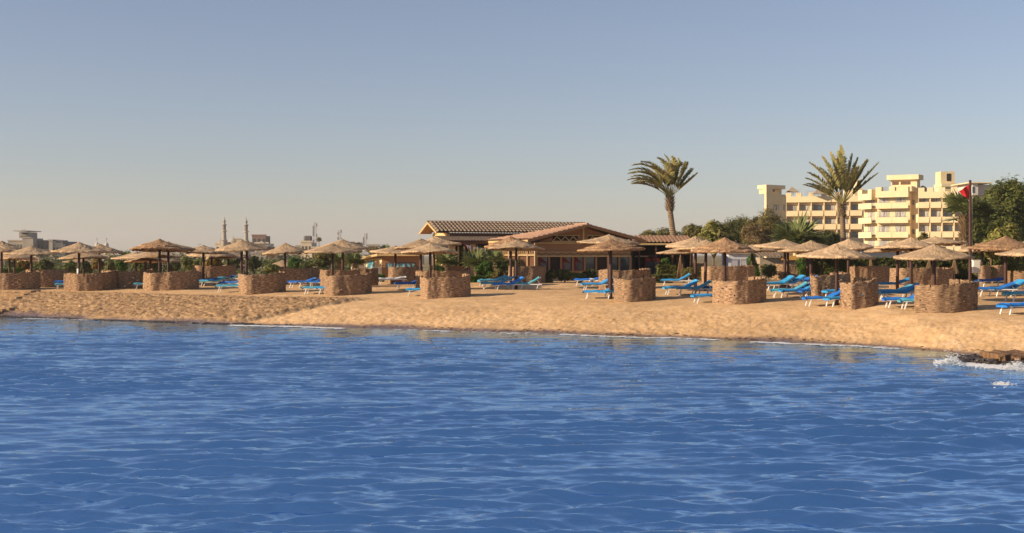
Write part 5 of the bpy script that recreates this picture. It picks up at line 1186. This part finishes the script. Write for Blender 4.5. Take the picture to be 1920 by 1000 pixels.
# ------------------------------------------------------------------ shore: steps, rocks, foam, wrack
M_sandstone = mat('sandy_stone', (.42,.26,.13), (.58,.38,.20), 2.5, rough=.95, bump=1, bscale=5, bdist=.05)
def steps():
    r = empty('stone_steps', (-29,68,.4)); tag(r, 'sand coloured stone steps going down to the sea, left edge', 'steps')
    for i in range(6):
        ya = 552+i*5.2; Da = gD(20, ya); xr = X(68-i*13, Da); z = gz0(xr, Da)+.20; m = MB(); m.box(-60, xr, Da-.9, Da+.75-.003*i, z-.9, z); m.build('step', M_sandstone, r)
M_rock = mat('wet_rock', (.018,.016,.014), (.09,.065,.045), 3, rough=.35, bump=1, bscale=6, spec=.6, bdist=.08)
M_block = mat('rusty_block', (.07,.042,.022), (.24,.13,.06), 4, (1,1,.3), rough=.8, bump=1, bscale=6, bdist=.06)
def rock(mb, c, s, seed):
    g = np.random.default_rng(seed); vs = []; fs = []; n, m = 12, 8
    for j in range(m+1):
        for i in range(n):
            a = 6.283*i/n; b = math.pi*(j/m-.5); q = 1+.22*g.standard_normal()*(0<j<m); q = max(.6, min(1.4, q)); vs.append((c[0]+s[0]*q*math.cos(a)*math.cos(b)**.6, c[1]+s[1]*q*math.sin(a)*math.cos(b)**.6, c[2]+s[2]*q*math.sin(b)))
    for j in range(m):
        for i in range(n): fs.append((j*n+i, j*n+(i+1)%n, (j+1)*n+(i+1)%n, (j+1)*n+i))
    mb.add(vs, fs)
def shore():
    steps()
    r = empty('concrete_ledge', (17.6,43,0)); tag(r, 'crumbling rust-brown ledge block at the right edge of the shore', 'ledge')
    g = random.Random(4); D0 = 38.4
    m = MB(); xs = np.linspace(X(1873,D0), X(1873,D0)+6, 40); vs = []; fs = []
    for i, x in enumerate(xs):
        for (dy, z) in ((.0,-.1),(-.06,.12),(.02,.30),(.1,.36),(1.5,.40)): vs.append((x, D0+dy+g.uniform(-.12,.12)-.25*(x-xs[0])*.3, z*.8+g.uniform(-.05,.04)))
    for i in range(39):
        for k in range(4): a = i*5+k; fs.append((a, a+5, a+6, a+1))
    m.add(vs, fs); m.add([vs[k] for k in range(5)] + [(vs[4][0], vs[4][1], -.1)], [(0,1,2,3,4,5)]); m.build('block', M_block, r)
    r = empty('rock_shelf', (17,42,-.2)); tag(r, 'dark wet rock shelf with seaweed below the ledge block', 'rocks', kind='stuff')
    m = MB()
    for i in range(230):
        t = g.random(); px = 1795+170*t; ys = 672+14*t+g.uniform(-5,5); D = F*(EYE-.05)/(ys-HOR); rock(m, (X(px,D), D, .0+g.uniform(-.03,.05)), (g.uniform(.1,.32),g.uniform(.1,.3),g.uniform(.05,.12)), i)
    m.build('rocks', M_rock, r, smooth=False)
    # strand of dark weed and stones along the left waterline
    m = MB()
    for i in range(1300):
        x = -34+24*g.random(); y = float(np.interp(x, SX, SY)) + .8 + .35*math.sin(x*.7)+.25*math.sin(x*2.3)+g.gauss(0,.38); z = gz0(x,y); s = g.uniform(.02,.08)*min(1,(-8-x)/6); rock(m, (x,y,z+.02), (s*1.6,s,s*.35), i)
    o = m.build('seaweed', mat('dark_weed', (.045,.045,.055), (.11,.10,.10), 5, rough=.7), None); tag(o, 'dark line of seaweed and stones along the left waterline', 'seaweed', kind='stuff')
    m = MB()
    for i in range(220):
        x = -7+26*g.random(); y = float(np.interp(x, SX, SY)) + 1.4 + g.gauss(0,.25)+.3*math.sin(x*1.3); z = gz0(x,y); s = g.uniform(.012,.04); rock(m, (x,y,z+.005), (s*2,s,s*.35), i)
    o = m.build('seaweed', mat('brown_weed', (.10,.055,.025), (.18,.11,.05), 5, rough=.9), None); tag(o, 'scattered brown weed scraps along the sandy waterline', 'seaweed', kind='stuff')
    # foam
    M_foam = mat('foam', (.75,.77,.80), (.85,.86,.88), 6, rough=.6, transl=.2)
    m = MB(); n = 0
    def puff(x, y, z, s): rock(m, (x,y,z), (s*g.uniform(1.2,2.6),s*g.uniform(.7,1.2),s*.35), g.randrange(99999))
    for a, b, dens in ((-25,-21,.2),(-13,-7.5,1.5),(2,8,.35),(9,13.5,.5),(-5,1,.1)):
        for i in range(int((b-a)*55*dens)):
            x = a+(b-a)*g.random(); y = float(np.interp(x, SX, SY)) - .25 + .2*math.sin(x*1.1) + g.gauss(0,.16); q = g.uniform(.01,.035); rock(m, (x,y,.04), (q*6,q*1.6,q*.3), i)
    o = m.build('sea_foam', M_foam, None); tag(o, 'thin white foam line where the sea meets the sand', 'foam', kind='stuff')
    m = MB()
    for i in range(3000):
        t = g.random(); px = 1752+190*t; ys = 679+18*t**1.4+g.gauss(0,2.2); hump = (.19*math.exp(-((px-1785)/14)**2) + .17*math.exp(-((px-1908)/18)**2))*g.random()
        if g.random() > .35 + 2.2*hump + .3: continue
        D = F*(EYE-.05)/(ys-HOR); puff(X(px,D), D, .05+hump*g.uniform(.2,1.6), g.uniform(.006,.024))
    for i in range(160):
        px = 1880+g.gauss(0,9); ys = 726+g.gauss(0,2.5); D = F*EYE/(ys-HOR); puff(X(px,D), D, .07, g.uniform(.008,.024))
    for i in range(110):
        px = g.choice((1768,1790,1800,1905))+g.gauss(0,8); D = 39.6; puff(X(px,D), D+g.uniform(-.6,.6), g.uniform(.1,.6), g.uniform(.006,.018))
    o = m.build('breaking_foam', M_foam, None); tag(o, 'white splashing surf against the rock shelf at right', 'foam', kind='stuff')
shore()

def haze():
    me = MB(); me.box(-2600, 2600, -30, 3450, -6, 60)
    m = bpy.data.materials.new('haze_air'); m.use_nodes = True; t = m.node_tree; t.nodes.clear(); o = t.nodes.new('ShaderNodeOutputMaterial'); v = t.nodes.new('ShaderNodeVolumePrincipled')
    v.inputs['Color'].default_value = (.93,.93,.95,1); v.inputs['Density'].default_value = .0002; v.inputs['Anisotropy'].default_value = .2; t.links.new(v.outputs[0], o.inputs['Volume'])
    b = me.build('haze', m); tag(b, 'thin warm haze over the far town', 'haze', kind='stuff')
haze()
